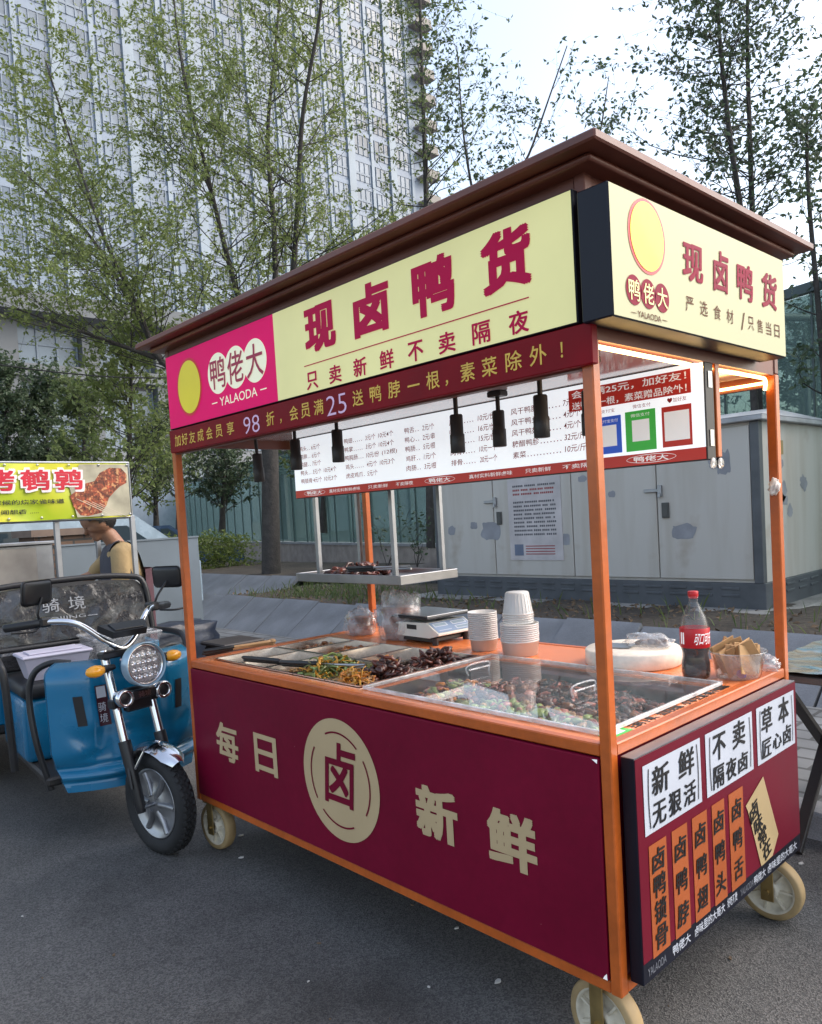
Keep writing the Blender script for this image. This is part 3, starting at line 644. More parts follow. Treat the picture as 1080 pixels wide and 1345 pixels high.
c = pc(4, 1); heap('food_heap', 'long heap of dark red braised pieces in the back right pan', G, c[0], c[1], .085, .13, zf+.02, .075, 160, .026, ['chunk', 'curl'], [F_DARK, F_RED, F_DARK], 20)

def tongs(p0, p1, label, tip, hl=.5, spread=.016, name='tongs'):
    p0, p1 = Vector(p0), Vector(p1); d = (p1-p0).normalized(); sd_ = d.cross(Vector((0, 0, 1))).normalized(); up_ = sd_.cross(d); ln = (p1-p0).length
    t = thing(name, label, 'tongs', p0)
    for s in (-1, 1):
        def q(f, w_): return p0+d*ln*f+sd_*s*w_+up_*.006*s
        b = MB(); b.tube([q(0, .004), q(.03, .006), q(hl*.9, .010), q(hl, .009)], [.004, .008, .009, .007], 10); b.build('grip', BLACKP, t)
        b = MB(); b.tube([q(hl-.01, .009), q(hl+.18, spread), q(.93, spread*.8), q(1, .004)], [.0055, .0065, .008, .006] if tip == 'wood' else [.004, .0045, .006, .005], 8)
        if tip == 'wood': b.ball(q(.97, .008), (.02, .016, .011))
        b.build('arm', mat('tong_wood', (.5, .28, .13), .4, var=.2) if tip == 'wood' else STEEL, t)
tongs((.045, .05, .835), (.115, .36, .838), 'tongs with black grips and wooden tips lying across the front left corner', 'wood', .42)
tongs((.295, .095, .826), (.70, .20, .822), 'steel tongs with a long black grip lying over the second pan', 'steel', .5)
tongs((.545, .108, .83), (.93, .21, .84), 'steel tongs with black grip reaching into the yellow bean curd', 'steel', .5)

# display tray with its clear cover
b = MB(); x0, y0, x1, y1 = 1.107, .072, 1.973, .678
b.box((x0, y0, .70), (x1, y1, .704)); 
for a, c in (((x0, y0, .704), (x0+.004, y1, .80)), ((x1-.004, y0, .704), (x1, y1, .80)), ((x0+.004, y0, .704), (x1-.004, y0+.004, .80)), ((x0+.004, y1-.004, .704), (x1-.004, y1, .80))): b.box(a, c)
tag(b.build('display_tray', STEEL), 'wide steel display tray sunk in the counter under the clear cover', 'tray')
heap('food_heap', 'mixed red, pink and dark braised food spread over the display tray', G, 1.56, .40, .41, .28, .735, .045, 1000, .028, ['chunk', 'chunk', 'curl'], [F_RED, F_DARK, F_DARK, F_RED, F_BROWN, F_PINK], 21)
heap('food_heap', 'pale green celery and cucumber pieces at the near edge of the display tray', G, 1.62, .22, .30, .11, .75, .04, 260, .026, ['chunk'], [F_LGRN, F_LGRN, F_GRN, F_PINK, F_TAN], 22)
heap('food_heap', 'orange and green bits at the left end of the display tray', G, 1.25, .33, .11, .17, .75, .04, 160, .024, ['chunk', 'curl'], [F_ORG, F_LGRN, F_PINK, F_RED], 23)
cv = thing('clear_cover', 'clear acrylic cover with white rim lying over the display tray', 'cover', (1.54, .375, ZC))
b = MB(); b.box((1.096, .072, .815), (1.986, .686, .8185)); b.build('sheet', ACRYL, cv)
b = MB()
for a, c in (((1.090, .060, .8075), (1.992, .070, .8195)), ((1.090, .688, .8075), (1.992, .698, .8195)), ((1.090, .071, .8075), (1.100, .687, .8195)), ((1.982, .071, .8075), (1.992, .687, .8195))): b.box(a, c, 0, .002)
b.build('rim', clear_mat('rim_clear', (.95, .95, .95), .75, .2, (.8, .78, .76)), cv)
for hx, hy in ((1.28, .36), (1.74, .30)):
    b = MB(); b.tube(smooth_path([(hx, hy, .8185), (hx, hy, .85), (hx+.005, hy+.10, .85), (hx+.005, hy+.10, .8185)], 4), .003, 8); b.tube([(hx+.004, hy+.003, .836), (hx+.008, hy+.097, .836)], .003, 8); b.build('handle', clear_mat('handle_clear', (1, 1, 1), .22, .1), cv)

# stacked tubs
def tub_prof(r0, r1, h, t=.0015): return [(0, 0), (r0, 0), (r1, h-.006), (r1+.002, h-.006), (r1+.002, h), (r1-.001, h), (r0-.002, .003), (0, .003)]
cx, cy = onz(636, 852, .81).x, onz(636, 852, .81).y
for i in range(14):
    b = MB(); b.lathe(tub_prof(.050, .057, .05), Tr(cx+random.uniform(-.001, .001), cy, ZC+.001+i*.008), 32)
    tag(b.build('plastic_tub', PLAST), 'white round plastic tub in the shorter nested stack beside the scale' if i < 13 else 'topmost tub of the shorter nested stack beside the scale', 'tub', 'tubs in the short stack')
c2 = onz(684, 858, .81)
for i in range(9):
    b = MB(); b.lathe(tub_prof(.066, .072, .058), Tr(c2.x+random.uniform(-.001, .001), c2.y, ZC+.001+i*.0078), 36)
    tag(b.build('plastic_tub', PLAST), 'wide white plastic tub nested at the bottom of the taller stack', 'tub', 'wide tubs in the tall stack')
for i in range(5):
    b = MB(); n = 48; pr = [(.060, .004), (.060, 0), (.057, 0), (.056, .006), (.044, .082), (.041, .085), (0, .085)]
    b.lathe(pr, Tr(c2.x-.003, c2.y, ZC+.1225+i*.0085), n)
    if i == 4:
        for k in range(24):
            a = 2*math.pi*k/24; b.tube([(c2.x-.003+math.cos(a)*.0562, c2.y+math.sin(a)*.0562, ZC+.1225+i*.0085+.008), (c2.x-.003+math.cos(a)*.0447, c2.y+math.sin(a)*.0447, ZC+.1225+i*.0085+.08)], .0011, 5)
    tag(b.build('plastic_cup', PLAST), 'tapered white plastic cup upside down on the taller stack of tubs', 'cup', 'cups upside down on the tall stack')
# cutting board and what lies on it
bc = onz(836, 866, .83); bx, by = 1.60, .86
b = MB(); b.lathe([(0, 0), (.156, 0), (.162, .006), (.162, .05), (.156, .056), (0, .056)], Tr(bx, by, ZC+.0005), 56)
tag(b.build('cutting_board', mat('board_plastic', (.78, .70, .60), .5, var=.12, scale=6, var2=.1, scale2=40, bump=.08)), 'thick round cream cutting board behind the clear cover', 'cutting board')
k = thing('cleaver', 'steel cleaver lying on the round cutting board', 'cleaver', (1.56, .84, ZC+.057))
M = Tr(1.545, .845, ZC+.058) @ Rot('Z', R(15))
b = MB(); b.box((-.05, -.05, 0), (.06, .04, .003), 0, .001, M); b.build('blade', STEEL, k)
b = MB(); b.tube([M @ Vector((.06, .02, .006)), M @ Vector((.08, .025, .012)), M @ Vector((.17, .03, .012))], [.006, .011, .012], 10); b.build('handle', mat('dark_wood', (.08, .04, .02), .5), k)
def film(name, label, c, rr, seed, m=None, amp=.35, cat='bag', open_top=False):
    bm_ = bmesh.new(); bmesh.ops.create_icosphere(bm_, subdivisions=4, radius=1); o3 = Vector((seed*7.1, 3, 1))
    for v in bm_.verts:
        q = v.co.copy(); f = 1+amp*(abs(mnoise.noise(q*2.2+o3))*1.2-.25)+amp*.25*mnoise.noise(q*7+o3)
        if q.z < -.55: q.z = -.55
        v.co = Vector((q.x*rr[0]*f, q.y*rr[1]*f, (q.z+.55)/1.55*rr[2]*(f if q.z > 0 else 1)))
    b = MB(); b.bm(bm_, 0, True, Tr(*c)); return b
tag(film('bag', '', (1.645, .885, ZC+.057), (.085, .05, .045), 3).build('plastic_bag', BAGM), 'crumpled clear plastic bag on the cutting board', 'bag')
# cola bottle
cb = onz(915, 891, ZC); M = Tr(cb.x, cb.y, ZC+.0005)
bo = thing('cola_bottle', 'plastic bottle of dark cola with red label and red cap', 'bottle', (cb.x, cb.y, ZC))
prof = [(0, .004), (.03, 0), (.040, .006), (.043, .02), (.043, .05), (.039, .07), (.0385, .08), (.043, .095), (.0435, .15), (.042, .165), (.034, .195), (.022, .222), (.0145, .236), (.0135, .25), (.0155, .252), (.0155, .256), (.0125, .256)]
b = MB(); b.lathe(prof, M, 36); b.build('bottle_shell', clear_mat('bottle_pet', (.96, .95, .94), .06, .05), bo)
b = MB(); b.lathe([(0, .006)]+[(max(0, r-.0015), z) for r, z in prof[1:8]]+[(.0415, .10), (.0415, .112), (0, .112)], M, 32); b.build('cola', mat('cola', (.012, .004, .003), .08, var=0, coat=.5), bo)
b = MB(); b.lathe([(.0438, .1), (.0445, .101), (.0445, .158), (.0435, .160)], M, 40); lab = b.build('label', mat('label_red', (.55, .012, .02), .35, var=.05), bo)
b = MB()
def cyl(u, v, h=0.): a = R(-62)+u/.0447; return Vector((cb.x+math.cos(a)*(.0447+h), cb.y+math.sin(a)*(.0447+h), ZC+v))
b.text(cyl, '可口可乐', -.002, .112, .060, .148, .0003, 0, .012, shear=.25)
b.rect(cyl, -.050, .112, -.035, .148, .0003); b.build('label_print', PWHITE, lab)
b = MB(); b.lathe([(.0125, .25), (.0155, .257), (.0158, .27), (.0145, .272), (0, .272)], M, 28); b.build('cap', mat('cap_red', (.55, .015, .02), .35, var=.05), bo)
# tub of folded paper bags
c3 = onz(970, 889, ZC)
b = MB(); b.lathe([(0, .001), (.064, .001), (.080, .078), (.086, .08), (.086, .084), (.079, .083), (.062, .004), (0, .004)], Tr(c3.x, c3.y, ZC), 40)
tag(b.build('plastic_bowl', TUBC), 'clear plastic bowl full of folded brown paper bags', 'bowl')
KRAFT = mat('kraft_paper', (.46, .27, .12), .75, var=.15, scale=12, var2=.1)
rnd = random.Random(5)
for i in range(12):
    M = Tr(c3.x-.045+.008*i+rnd.uniform(-.004, .004), c3.y+rnd.uniform(-.02, .02), ZC+.052+rnd.uniform(-.004, .016)) @ Rot('Z', R(60)+rnd.uniform(-.5, .5)) @ Rot('X', rnd.uniform(-.35, .35)) @ Rot('Y', rnd.uniform(-.5, .5))
    b = MB(); b.box((-.042, -.0022, -.038), (.042, .0022, .05), 0, .001, M)
    tag(b.build('paper_bag', KRAFT), 'folded brown paper bag standing in the clear plastic bowl', 'paper bag', 'paper bags in the bowl')
b = MB(); b.ball((c3.x+.03, c3.y-.045, ZC+.02), (.016, .008, .014)); tag(b.build('blue_wrapper', mat('blue_wrap', (.05, .07, .5), .4)), 'small blue wrapper at the bottom of the clear bowl', 'wrapper')
tag(film('bag', '', (2.0, .965, ZC+.001), (.05, .035, .045), 9).build('plastic_bag', BAGM), 'small clear plastic bag behind the bowl of paper bags', 'bag')
# scale
sc = thing('weighing_scale', 'white counter scale with a blue grey display and a black framed steel pan', 'scale', (.58, .88, ZC))
M = Tr(.585, .875, ZC) @ Rot('Z', R(-3))
b = MB(); poly = [(-.16, .03), (.115, .03), (.175, .045), (.175, .052), (.10, .095), (-.16, .085)]
P_ = lambda u, v, h=0.: M @ Vector((u, -.11+h, v))
b.prism(poly, 0, .22, P_); b.build('housing', mat('scale_white', (.66, .64, .58), .4, var=.08), sc)
q0, q1 = Vector((.173, 0, .054)), Vector((.104, 0, .0945)); nrm = Vector((.0405, 0, .069)).normalized()
PD = lambda u, v, h=0.: M @ (q0+(q1-q0)*v+Vector((0, -.11+.22*u, 0))+nrm*(.0008+h))
b = MB(); b.rect(PD, .03, .05, .97, .95, 0); b.build('display_face', mat('display_blue', (.16, .22, .33), .3), sc)
b = MB()
for u0, u1, v0, v1 in ((.08, .42, .55, .85), (.55, .92, .55, .85), (.55, .92, .15, .42)): b.rect(PD, u0, v0, u1, v1, .0006, 0); b.rect(PD, u0+.02, v0+.04, u1-.02, v1-.04, .001, 1)
b.rect(PD, .1, .2, .42, .24, .0006); b.build('display_windows', [WHITEP, mat('lcd', (.22, .28, .34), .2)], sc)
b = MB(); PW_ = lambda u, v, h=0.: M @ Vector((u, -.1104-h, v)); b.rect(PW_, -.03, .062, .035, .082, .0004); b.build('side_sticker', INK, sc)
for x in (-.14, .13):
    for y in (-.09, .09): b = MB(); b.tube([M @ Vector((x, y, .001)), M @ Vector((x, y, .03))], .014, 10); b.build('foot', BLACKP, sc)
b = MB(); b.box((-.13, -.10, .010), (.12, .10, .029), 0, .003, M)
b.build('base', BLACKP, sc)
b = MB()
for x in (-.10, .06): b.tube([M @ Vector((x, 0, .085)), M @ Vector((x, 0, .112))], .012, 10)
b.box((-.165, -.125, .110), (.125, .125, .121), 0, .003, M); b.build('pan_support', BLACKP, sc)
b = MB(); b.box((-.16, -.12, .1215), (.12, .12, .1255), 0, .001, M); b.build('weighing_pan', STEEL, sc)
# bagged tubs beside the scale
for (u, v, rr, h, lb1, lb2, sd2) in ((528, 837, .104, .19, 'large clear plastic bag knotted around brown tubs beside the scale', 'brown tub of food inside the large clear bag', 4), (474, 832, .075, .11, 'small clear plastic bag of brown food left of the larger bag', 'brown food tub inside the small clear bag', 5)):
    c = onz(u, v, ZC+.005)
    b = MB(); b.lathe([(0, 0), (rr*.68, 0), (rr*.82, h*.38), (rr*.84, h*.4), (rr*.70, h*.41), (rr*.86, h*.72), (0, h*.74)], Tr(c.x, c.y, ZC+.003), 28)
    tag(b.build('food_tub', food('tub_brown_%d' % sd2, (.20, .06, .025))), lb2, 'tub')
    tag(film('bag', '', (c.x, c.y, ZC+.001), (rr*1.05, rr*1.0, h*1.18), sd2, amp=.28).build('plastic_bag', BAGM), lb1, 'bag')
heap('food_heap', 'dark red braised necks piled on the hanging shelf', G, .12, .86, .19, .11, 1.087, .05, 120, .034, ['curl', 'curl', 'chunk'], [F_RED, F_DARK, F_RED], 31)
tongs((.20, .73, 1.128), (.56, .80, 1.135), 'steel tongs with black grip resting on the hanging shelf', 'steel', .45)

# ------------------------------------------------------------------ blue cargo tricycle
TX, TH = (-.088, -.126, 0), R(-5)
TRI = thing('cargo_tricycle', 'blue cargo tricycle with chrome front mudguard and round headlight left of the food cart', 'tricycle', TX, TH)
BLUE = mat('blue_paint', (.004, .15, .30), .25, var=.07, scale=3, coat=.6)
RUBBER = mat('tyre_rubber', (.016, .016, .017), .75, var=.3, scale=18)
AMBER = mat('amber_lens', (.85, .36, .02), .25, var=.05, coat=.4)
SEATM = mat('seat_vinyl', (.018, .018, .02), .45, var=.2)
F0 = Tr(*TX) @ Rot('Z', TH)                     # body frame
FS = F0 @ Rot('Z', R(14))                       # steering frame, wheel turned left
Mw = FS @ Tr(0, 0, .215) @ Rot('X', R(90))
def wheel(M, r, wd, name='wheel'):
    k = wd/.085
    b = MB(); hw = wd/2
    b.lathe([(r*.68, -hw*.62), (r*.78, -hw*.98), (r*.88, -hw*1.0), (r*.955, -hw*.82), (r*.985, -hw*.45), (r*.99, 0), (r*.985, hw*.45), (r*.955, hw*.82), (r*.88, hw), (r*.78, hw*.98), (r*.68, hw*.62)], M, 64)
    ns = 44
    for i in range(ns):                          # tread blocks
        for j, (z0, z1) in enumerate(((-.8, -.38), (-.30, .02), (-.02, .30), (.38, .8))):
            a = 2*math.pi*(i+(.5 if j % 2 else 0))/ns
            zz = (z0+z1)/2*hw; rr = r*(.994 if abs(z0+z1) < .6 else .978)
            b.box((-.007, -.0098, -(z1-z0)/2*hw*.9), (.0042, .0095, (z1-z0)/2*hw*.9), 0, .001, M @ Rot('Z', a) @ Tr(rr, 0, zz) @ Rot('Z', 0) @ Rot('Y', (.0 if abs(z0+z1) < .6 else (.75 if zz > 0 else -.75))*-1) @ Rot('X', .35 if j % 2 else -.35))
    w_ = b.build(name, RUBBER, TRI)
    b = MB(); b.lathe([(r*.69, -hw*.66), (r*.70, -hw*.75), (r*.66, -hw*.72), (r*.60, -hw*.35), (r*.40, -hw*.25), (r*.25, -hw*.55), (r*.20, -hw*.7), (0, -hw*.72)], M, 48); b.lathe([(0, hw*.72), (r*.20, hw*.7), (r*.25, hw*.55), (r*.40, hw*.25), (r*.60, hw*.35), (r*.66, hw*.72), (r*.70, hw*.75), (r*.69, hw*.66)], M, 48)
    for i in range(6):
        for sg in (-1, 1): b.tube([M @ Rot('Z', i*math.pi/3) @ Vector((r*.16, 0, sg*hw*.52)), M @ Rot('Z', i*math.pi/3) @ Vector((r*.42, 0, sg*hw*.40)), M @ Rot('Z', i*math.pi/3) @ Vector((r*.63, 0, sg*hw*.42))], [.016, .012, .014], 8)
    b.build('rim', mat('cast_rim', (.34, .34, .35), .36, .85, var=.2, scale=14), w_)
    b = MB(); b.tube([M @ Vector((0, 0, -hw*1.9)), M @ Vector((0, 0, hw*1.9))], .009, 10); b.tube([M @ Vector((0, 0, -hw*1.9)), M @ Vector((0, 0, -hw*1.65))], .014, 6); b.build('axle', STEELD, w_); return w_
wheel(Mw, .215, .082)
for s in (-1, 1): wheel(F0 @ Tr(-1.85, s*.46, .24) @ Rot('X', R(90)), .24, .10)
for s in (-1, 1):                                 # fork legs
    b = MB(); b.tube([FS @ Vector((-.205, s*.085, .86)), FS @ Vector((-.09, s*.085, .47))], .019, 14); b.build('fork_tube', CHROME, TRI)
    b = MB(); b.tube([FS @ Vector((-.094, s*.085, .485)), FS @ Vector((-.086, s*.085, .46)), FS @ Vector((-.012, s*.085, .225)), FS @ Vector((-.006, s*.085, .195))], [.026, .026, .022, .018], 12)
    b.tube(smooth_path([FS @ Vector((-.075, s*.085, .42)), FS @ Vector((-.04, s*.105, .36)), FS @ Vector((-.02, s*.11, .30))], 4), .007, 8)
    b.build('fork_slider', BLACKP, TRI)
b = MB(); b.box((-.20, -.12, .83), (-.15, .12, .86), 0, .006, FS); b.box((-.165, -.11, .62), (-.115, .11, .66), 0, .006, FS); b.box((-.13, -.06, .60), (-.09, .06, .70), 0, .008, FS); b.build('fork_bridge', BLACKP, TRI)
# front mudguard
b = MB(); vs = []; n = 18; m_ = 8
for i in range(n+1):
    a = R(146)-R(96)*i/n; wd = .052+.012*math.sin(math.pi*i/n) if i < n-2 else .052+.012*math.sin(math.pi*i/n)-.012*(i-n+2)
    for j in range(m_+1):
        v = -1+2*j/m_; rr = .262-.028*v*v; vs.append(FS @ Vector((rr*math.cos(a), v*wd, .215+rr*math.sin(a))))
fs_ = [(i*(m_+1)+j, i*(m_+1)+j+1, (i+1)*(m_+1)+j+1, (i+1)*(m_+1)+j) for i in range(n) for j in range(m_)]
b.add(vs, fs_, 0, True); b.tube([FS @ Vector((-.045, -.085, .36)), FS @ Vector((.0, -.05, .455))], .006, 8); b.tube([FS @ Vector((-.045, .085, .36)), FS @ Vector((.0, .05, .455))], .006, 8); b.build('mudguard', CHROME, TRI)
# headlight and the two small lamps
MH = FS @ Tr(-.04, 0, .80) @ Rot('Y', R(86))
b = MB(); b.lathe([(.0, -.11), (.04, -.105), (.07, -.075), (.084, -.02), (.086, .012), (.080, .016), (.078, .006)], MH, 40); hl = b.build('headlight', CHROME, TRI)
b = MB(); b.lathe([(.0785, .004), (.077, .008), (.06, .0135), (.03, .017), (0, .018)], MH, 36); b.build('lens', clear_mat('lamp_glass', (.9, .9, .92), .15, .05), hl)
b = MB(); b.lathe([(.076, .0), (0, -.01)], MH, 36, 0)
for (x, y) in [(x, y) for x in (-.045, -.015, .015, .045) for y in (-.05, -.025, 0, .025, .05) if x*x+y*y < .0048]: b.lathe([(.012, -.001), (.007, -.006), (.002, -.004), (0, .002)], MH @ Tr(x, y, .004), 10, 1)
b.build('reflector', [mat('reflector_grey', (.30, .30, .32), .25, .7), CHROME], hl)
b = MB(); b.lathe([(.089, -.03), (.094, .02), (.0905, .026), (.0875, .02), (.086, -.02)], MH, 40); b.build('trim_ring', mat('blue_grey_trim', (.30, .42, .52), .3, .3), hl)
for s in (-1, 1):
    M = FS @ Tr(-.055, s*.092, .672) @ Rot('Y', R(90))
    b = MB(); b.lathe([(0, -.05), (.028, -.045), (.037, -.01), (.037, .012), (.026, .014), (.024, .006)], M, 28); f_ = b.build('fog_lamp', CHROME, TRI)
    b = MB(); b.lathe([(.0245, .004), (.012, .008), (0, .009)], M, 24); b.build('lens', BLACKP, f_)
b = MB(); b.box((-.075, -.055, .655), (-.05, .055, .695), 0, .004, FS); pl_ = b.build('badge_plate', BLACKP, TRI)
b = MB(); PBp = lambda u, v, h=0.: FS @ Vector((-.0499+h, u, v)); b.text(PBp, '骑境', -.03, .663, .03, .688, .0006); b.build('lettering', STEEL, pl_)
for s in (-1, 1):
    b = MB(); b.ball((0, 0, 0), (.026, .044, .026), 0, M=FS @ Tr(-.10, s*.185, .80)); ts = b.build('turn_signal', AMBER, TRI)
    b = MB(); b.tube([FS @ Vector((-.12, s*.09, .80)), FS @ Vector((-.105, s*.16, .80))], [.011, .02], 10); b.build('stalk', BLACKP, ts)
# handlebar, mirrors, dash
b = MB()
hp = [(-.19, 0, .86), (-.20, .07, .90), (-.25, .16, .985), (-.31, .23, 1.005), (-.36, .30, 1.0)]
b.tube(smooth_path([FS @ Vector((x, -y, z)) for x, y, z in reversed(hp)]+[FS @ Vector(p) for p in hp[1:]], 5), .0135, 12); b.build('handlebar', CHROME, TRI)
for s in (-1, 1):
    b = MB(); b.tube([FS @ Vector((-.335, s*.265, 1.003)), FS @ Vector((-.345, s*.28, 1.002)), FS @ Vector((-.41, s*.39, .995)), FS @ Vector((-.413, s*.395, .994))], [.014, .019, .018, .012], 12)
    b.box((-.375, s*.26-.025, .985), (-.315, s*.26+.025, 1.025), 0, .008, FS)
    b.tube(smooth_path([FS @ Vector((-.33, s*.29, .985)), FS @ Vector((-.28, s*.34, .98)), FS @ Vector((-.29, s*.42, .985))], 4), .005, 6); b.build('grip', BLACKP, TRI)
    mz = 1.13 if s < 0 else 1.135; my = s*.36
    M = FS @ Tr(-.34, my+(.085 if s < 0 else -.015), mz) @ Rot('Z', R(22 if s < 0 else -74)) @ Rot('Y', R(6))
    b = MB(); b.box((-.022, -.082, -.052), (.006, .082, .052), 0, .02, M, 3); mi = b.build('mirror', BLACKP, TRI)
    b = MB(); b.tube(smooth_path([FS @ Vector((-.345, s*.275, 1.01)), FS @ Vector((-.335, s*.285, 1.05)), FS @ Vector((-.335, my*.95+(.08 if s < 0 else 0), mz-.02))], 4), .0055, 8); b.build('stem', BLACKP, mi)
b = MB(); MD = FS @ Tr(-.15, 0, .945) @ Rot('Y', R(24))
b.prism([(-.08, -.03), (.08, -.03), (.11, .045), (-.11, .045)], -.018, .012, lambda u, v, h=0.: MD @ Vector((-v, u, h)), 0)
b.box((-.04, -.07, .0125), (.022, .07, .017), 0, .003, MD); b.build('instrument_panel', BLACKP, TRI)
# bulging blue front shield
def shield_x(y, z): return -.44+.17*(1-(abs(y)/.40)**2.2)+.10*max(0, (.62-z))*.9*(1-(y/.42)**2)-.05*max(0, z-.70)
def relief(y, z):                                # raised side cheeks above a hollowed lower centre
    def sg(t): return 1/(1+math.exp(-max(-40, min(40, t))))
    cheek = sg((abs(y)-.15)*70)*sg((z-.44+abs(y)*.2)*70)*sg((.765-z)*90)
    hollow = sg((.20-abs(y)+(z-.40)*.6)*80)*sg((.50-z)*60)*sg((z-.355)*120)
    return .034*cheek-.028*hollow
b = MB(); vs = []; ny, nz = 64, 64
for j in range(nz+1):
    z = .245+.565*j/nz; hw = .33-.05*max(0, (.42-z)/.18)+.0*z - .05*max(0, (z-.74)/.07)**2
    for i in range(ny+1):
        y = -hw+2*hw*i/ny; x = shield_x(y, z)
        x -= .022*math.exp(-((z-.345)/.014)**2)-.016*math.exp(-((z-.312)/.016)**2)+.012*math.exp(-((z-.285)/.006)**2)   # lower crease
        x += relief(y, z)
        vs.append(F0 @ Vector((x, y, z)))
fs_ = [(j*(ny+1)+i, j*(ny+1)+i+1, (j+1)*(ny+1)+i+1, (j+1)*(ny+1)+i) for j in range(nz) for i in range(ny)]
nv = len(vs); vs2 = [v+F0.to_3x3() @ Vector((-.03, 0, 0)) for v in vs]
b.add(vs, fs_, 0, True); b.add(vs2, [tuple(reversed(f)) for f in fs_], 0, True)
rim_ = [i for i in range(ny+1)]+[j*(ny+1)+ny for j in range(1, nz+1)]+[nz*(ny+1)+i for i in range(ny-1, -1, -1)]+[j*(ny+1) for j in range(nz-1, 0, -1)]
b.add(vs+vs2, [(rim_[k], rim_[(k+1) % len(rim_)], nv+rim_[(k+1) % len(rim_)], nv+rim_[k]) for k in range(len(rim_))], 0, False)
shd = b.build('front_shield', BLUE, TRI)
def on_shield(y, z, h=.004): return F0 @ Vector((shield_x(y, z)+relief(y, z)+h, y, z))
def patch(b, y0, z0, y1, z1, sk, h, m=0, n=5):
    for k in range(n):
        ya, yb = y0+(y1-y0)*k/n, y0+(y1-y0)*(k+1)/n
        b.add([on_shield(ya+sk, z0, h), on_shield(yb+sk, z0, h), on_shield(yb, z1, h), on_shield(ya, z1, h)], [(0, 1, 2, 3)], m)
for s in (-1, 1): b = MB(); patch(b, s*.225-.018, .535, s*.225+.018, .665, .012*-s, .004); b.build('vent_slot', BLACKP, shd)
b = MB(); patch(b, -.155, .52, -.105, .70, .012, .005, 0); patch(b, -.15, .645, -.11, .695, .003, .0062, 1); b.build('badge', [mat('badge_dark', (.05, .012, .02), .3), WHITEP], shd)
b = MB(); PBs = lambda u, v, h=0.: on_shield(u, v, .0065+h); b.text(PBs, '骑', -.146, .585, -.112, .625); b.text(PBs, '境', -.142, .535, -.108, .575); b.build('badge_lettering', WHITEP, shd)
b = MB(); vs = [on_shield(y, .247+dz, .008) for dz in (0, .03) for y in [-.27+.54*i/14 for i in range(15)]]; b.add(vs, [(i, i+1, 16+i, 15+i) for i in range(14)], 0, True); b.build('lower_lip', BLUE, shd)
# black guard tubes
def tb(name, pts, r=.014, m=None): 
    b = MB(); b.tube(smooth_path([F0 @ Vector(p) for p in pts], 6), r, 10); return b.build(name, m or BLACKP, TRI)
tb('guard_tube', [(-.44, -.20, .79), (-.46, -.28, .80), (-.49, -.345, .76), (-.50, -.37, .65), (-.47, -.36, .45), (-.45, -.32, .24)])
tb('guard_tube', [(-.44, .20, .79), (-.46, .28, .80), (-.49, .345, .76), (-.50, .37, .65), (-.47, .36, .45), (-.45, .32, .24)])
tb('side_rail', [(-1.15, -.43, .80), (-.85, -.44, .81), (-.72, -.44, .79), (-.68, -.43, .70), (-.67, -.42, .30)], .017)
tb('side_rail', [(-1.15, .43, .80), (-.85, .44, .81), (-.72, .44, .79), (-.68, .43, .70), (-.67, .42, .30)], .017)
# floor, seat, back rest, cargo bed
b = MB(); b.box((-1.25, -.34, .26), (-.42, .34, .30), 0, .01, F0); b.box((-2.3, -.46, .36), (-1.22, .46, .40), 0, .005, F0); b.box((-1.9, -.5, .22), (-1.8, .5, .27), 0, .01, F0); b.build('chassis', BLACKM, TRI)
b = MB(); b.box((-1.22, -.36, .30), (-.72, .36, .60), 0, .03, F0, 3); b.build('seat_box', BLUE, TRI)
b = MB(); b.box((-1.20, -.36, .602), (-.70, .36, .68), 0, .03, F0, 3); b.build('seat', SEATM, TRI)
b = MB()
outline = [(-.47, .80)]+[(-.47, .98)]+[(-.42+.05*math.cos(a), 1.03+.05*math.sin(a)) for a in [R(180-18*i) for i in range(6)]]+[(-.2, 1.105), (.05, 1.11), (.2, 1.10)]+[(.33+.06*math.cos(a), 1.03+.06*math.sin(a)) for a in [R(80-16*i) for i in range(6)]]+[(.40, .80)]
b.prism(outline, 0, .05, lambda u, v, h=0.: F0 @ Vector((-1.16-.22*(v-.8)+h, u, v)), 0); bk = b.build('backrest', SEATM, TRI)
FILMB = mat('wrinkled_black_film', (.020, .021, .024), .14, var=.2, scale=9, bump=1., bscale=11, coat=.5)
b = MB(); vs = []; nx_, nz_ = 40, 16
for j in range(nz_+1):
    for i in range(nx_+1):
        u = -.45+.83*i/nx_; v = .815+.275*j/nz_
        e = max(0, abs(u+.035)-.30)/.12; v = .815+(v-.815)*(1-.28*e*e)
        vs.append(F0 @ Vector((-1.16-.22*(v-.8)+.056+.014*mnoise.noise(Vector((u*9, v*14, 2))), u, v)))
b.add(vs, [(j*(nx_+1)+i, j*(nx_+1)+i+1, (j+1)*(nx_+1)+i+1, (j+1)*(nx_+1)+i) for j in range(nz_) for i in range(nx_)], 0, True); b.build('plastic_cover', FILMB, bk)
b = MB(); PK = lambda u, v, h=0.: F0 @ Vector((-1.16-.22*(v-.8)+.075+h, u, v)); b.text(PK, '骑', -.15, .965, -.065, 1.035); b.text(PK, '境', -.02, .965, .065, 1.035); b.text(PK, 'QIJING', -.12, .915, .06, .938); b.rect(PK, -.18, .924, -.13, .928, 0); b.rect(PK, .07, .924, .12, .928, 0); b.build('lettering', mat('faded_white', (.26, .27, .29), .5), bk)
b = MB(); b.tube(smooth_path([F0 @ Vector(p) for p in ((-1.12, -.50, .80), (-1.14, -.49, 1.0), (-1.17, -.42, 1.10), (-1.19, .0, 1.125), (-1.18, .30, 1.115), (-1.16, .40, 1.06), (-1.13, .42, .80))], 5), .016, 10); b.tube([F0 @ Vector((-1.115, -.50, .795)), F0 @ Vector((-1.115, .42, .795))], .016, 10); b.build('backrest_frame', BLACKP, bk)
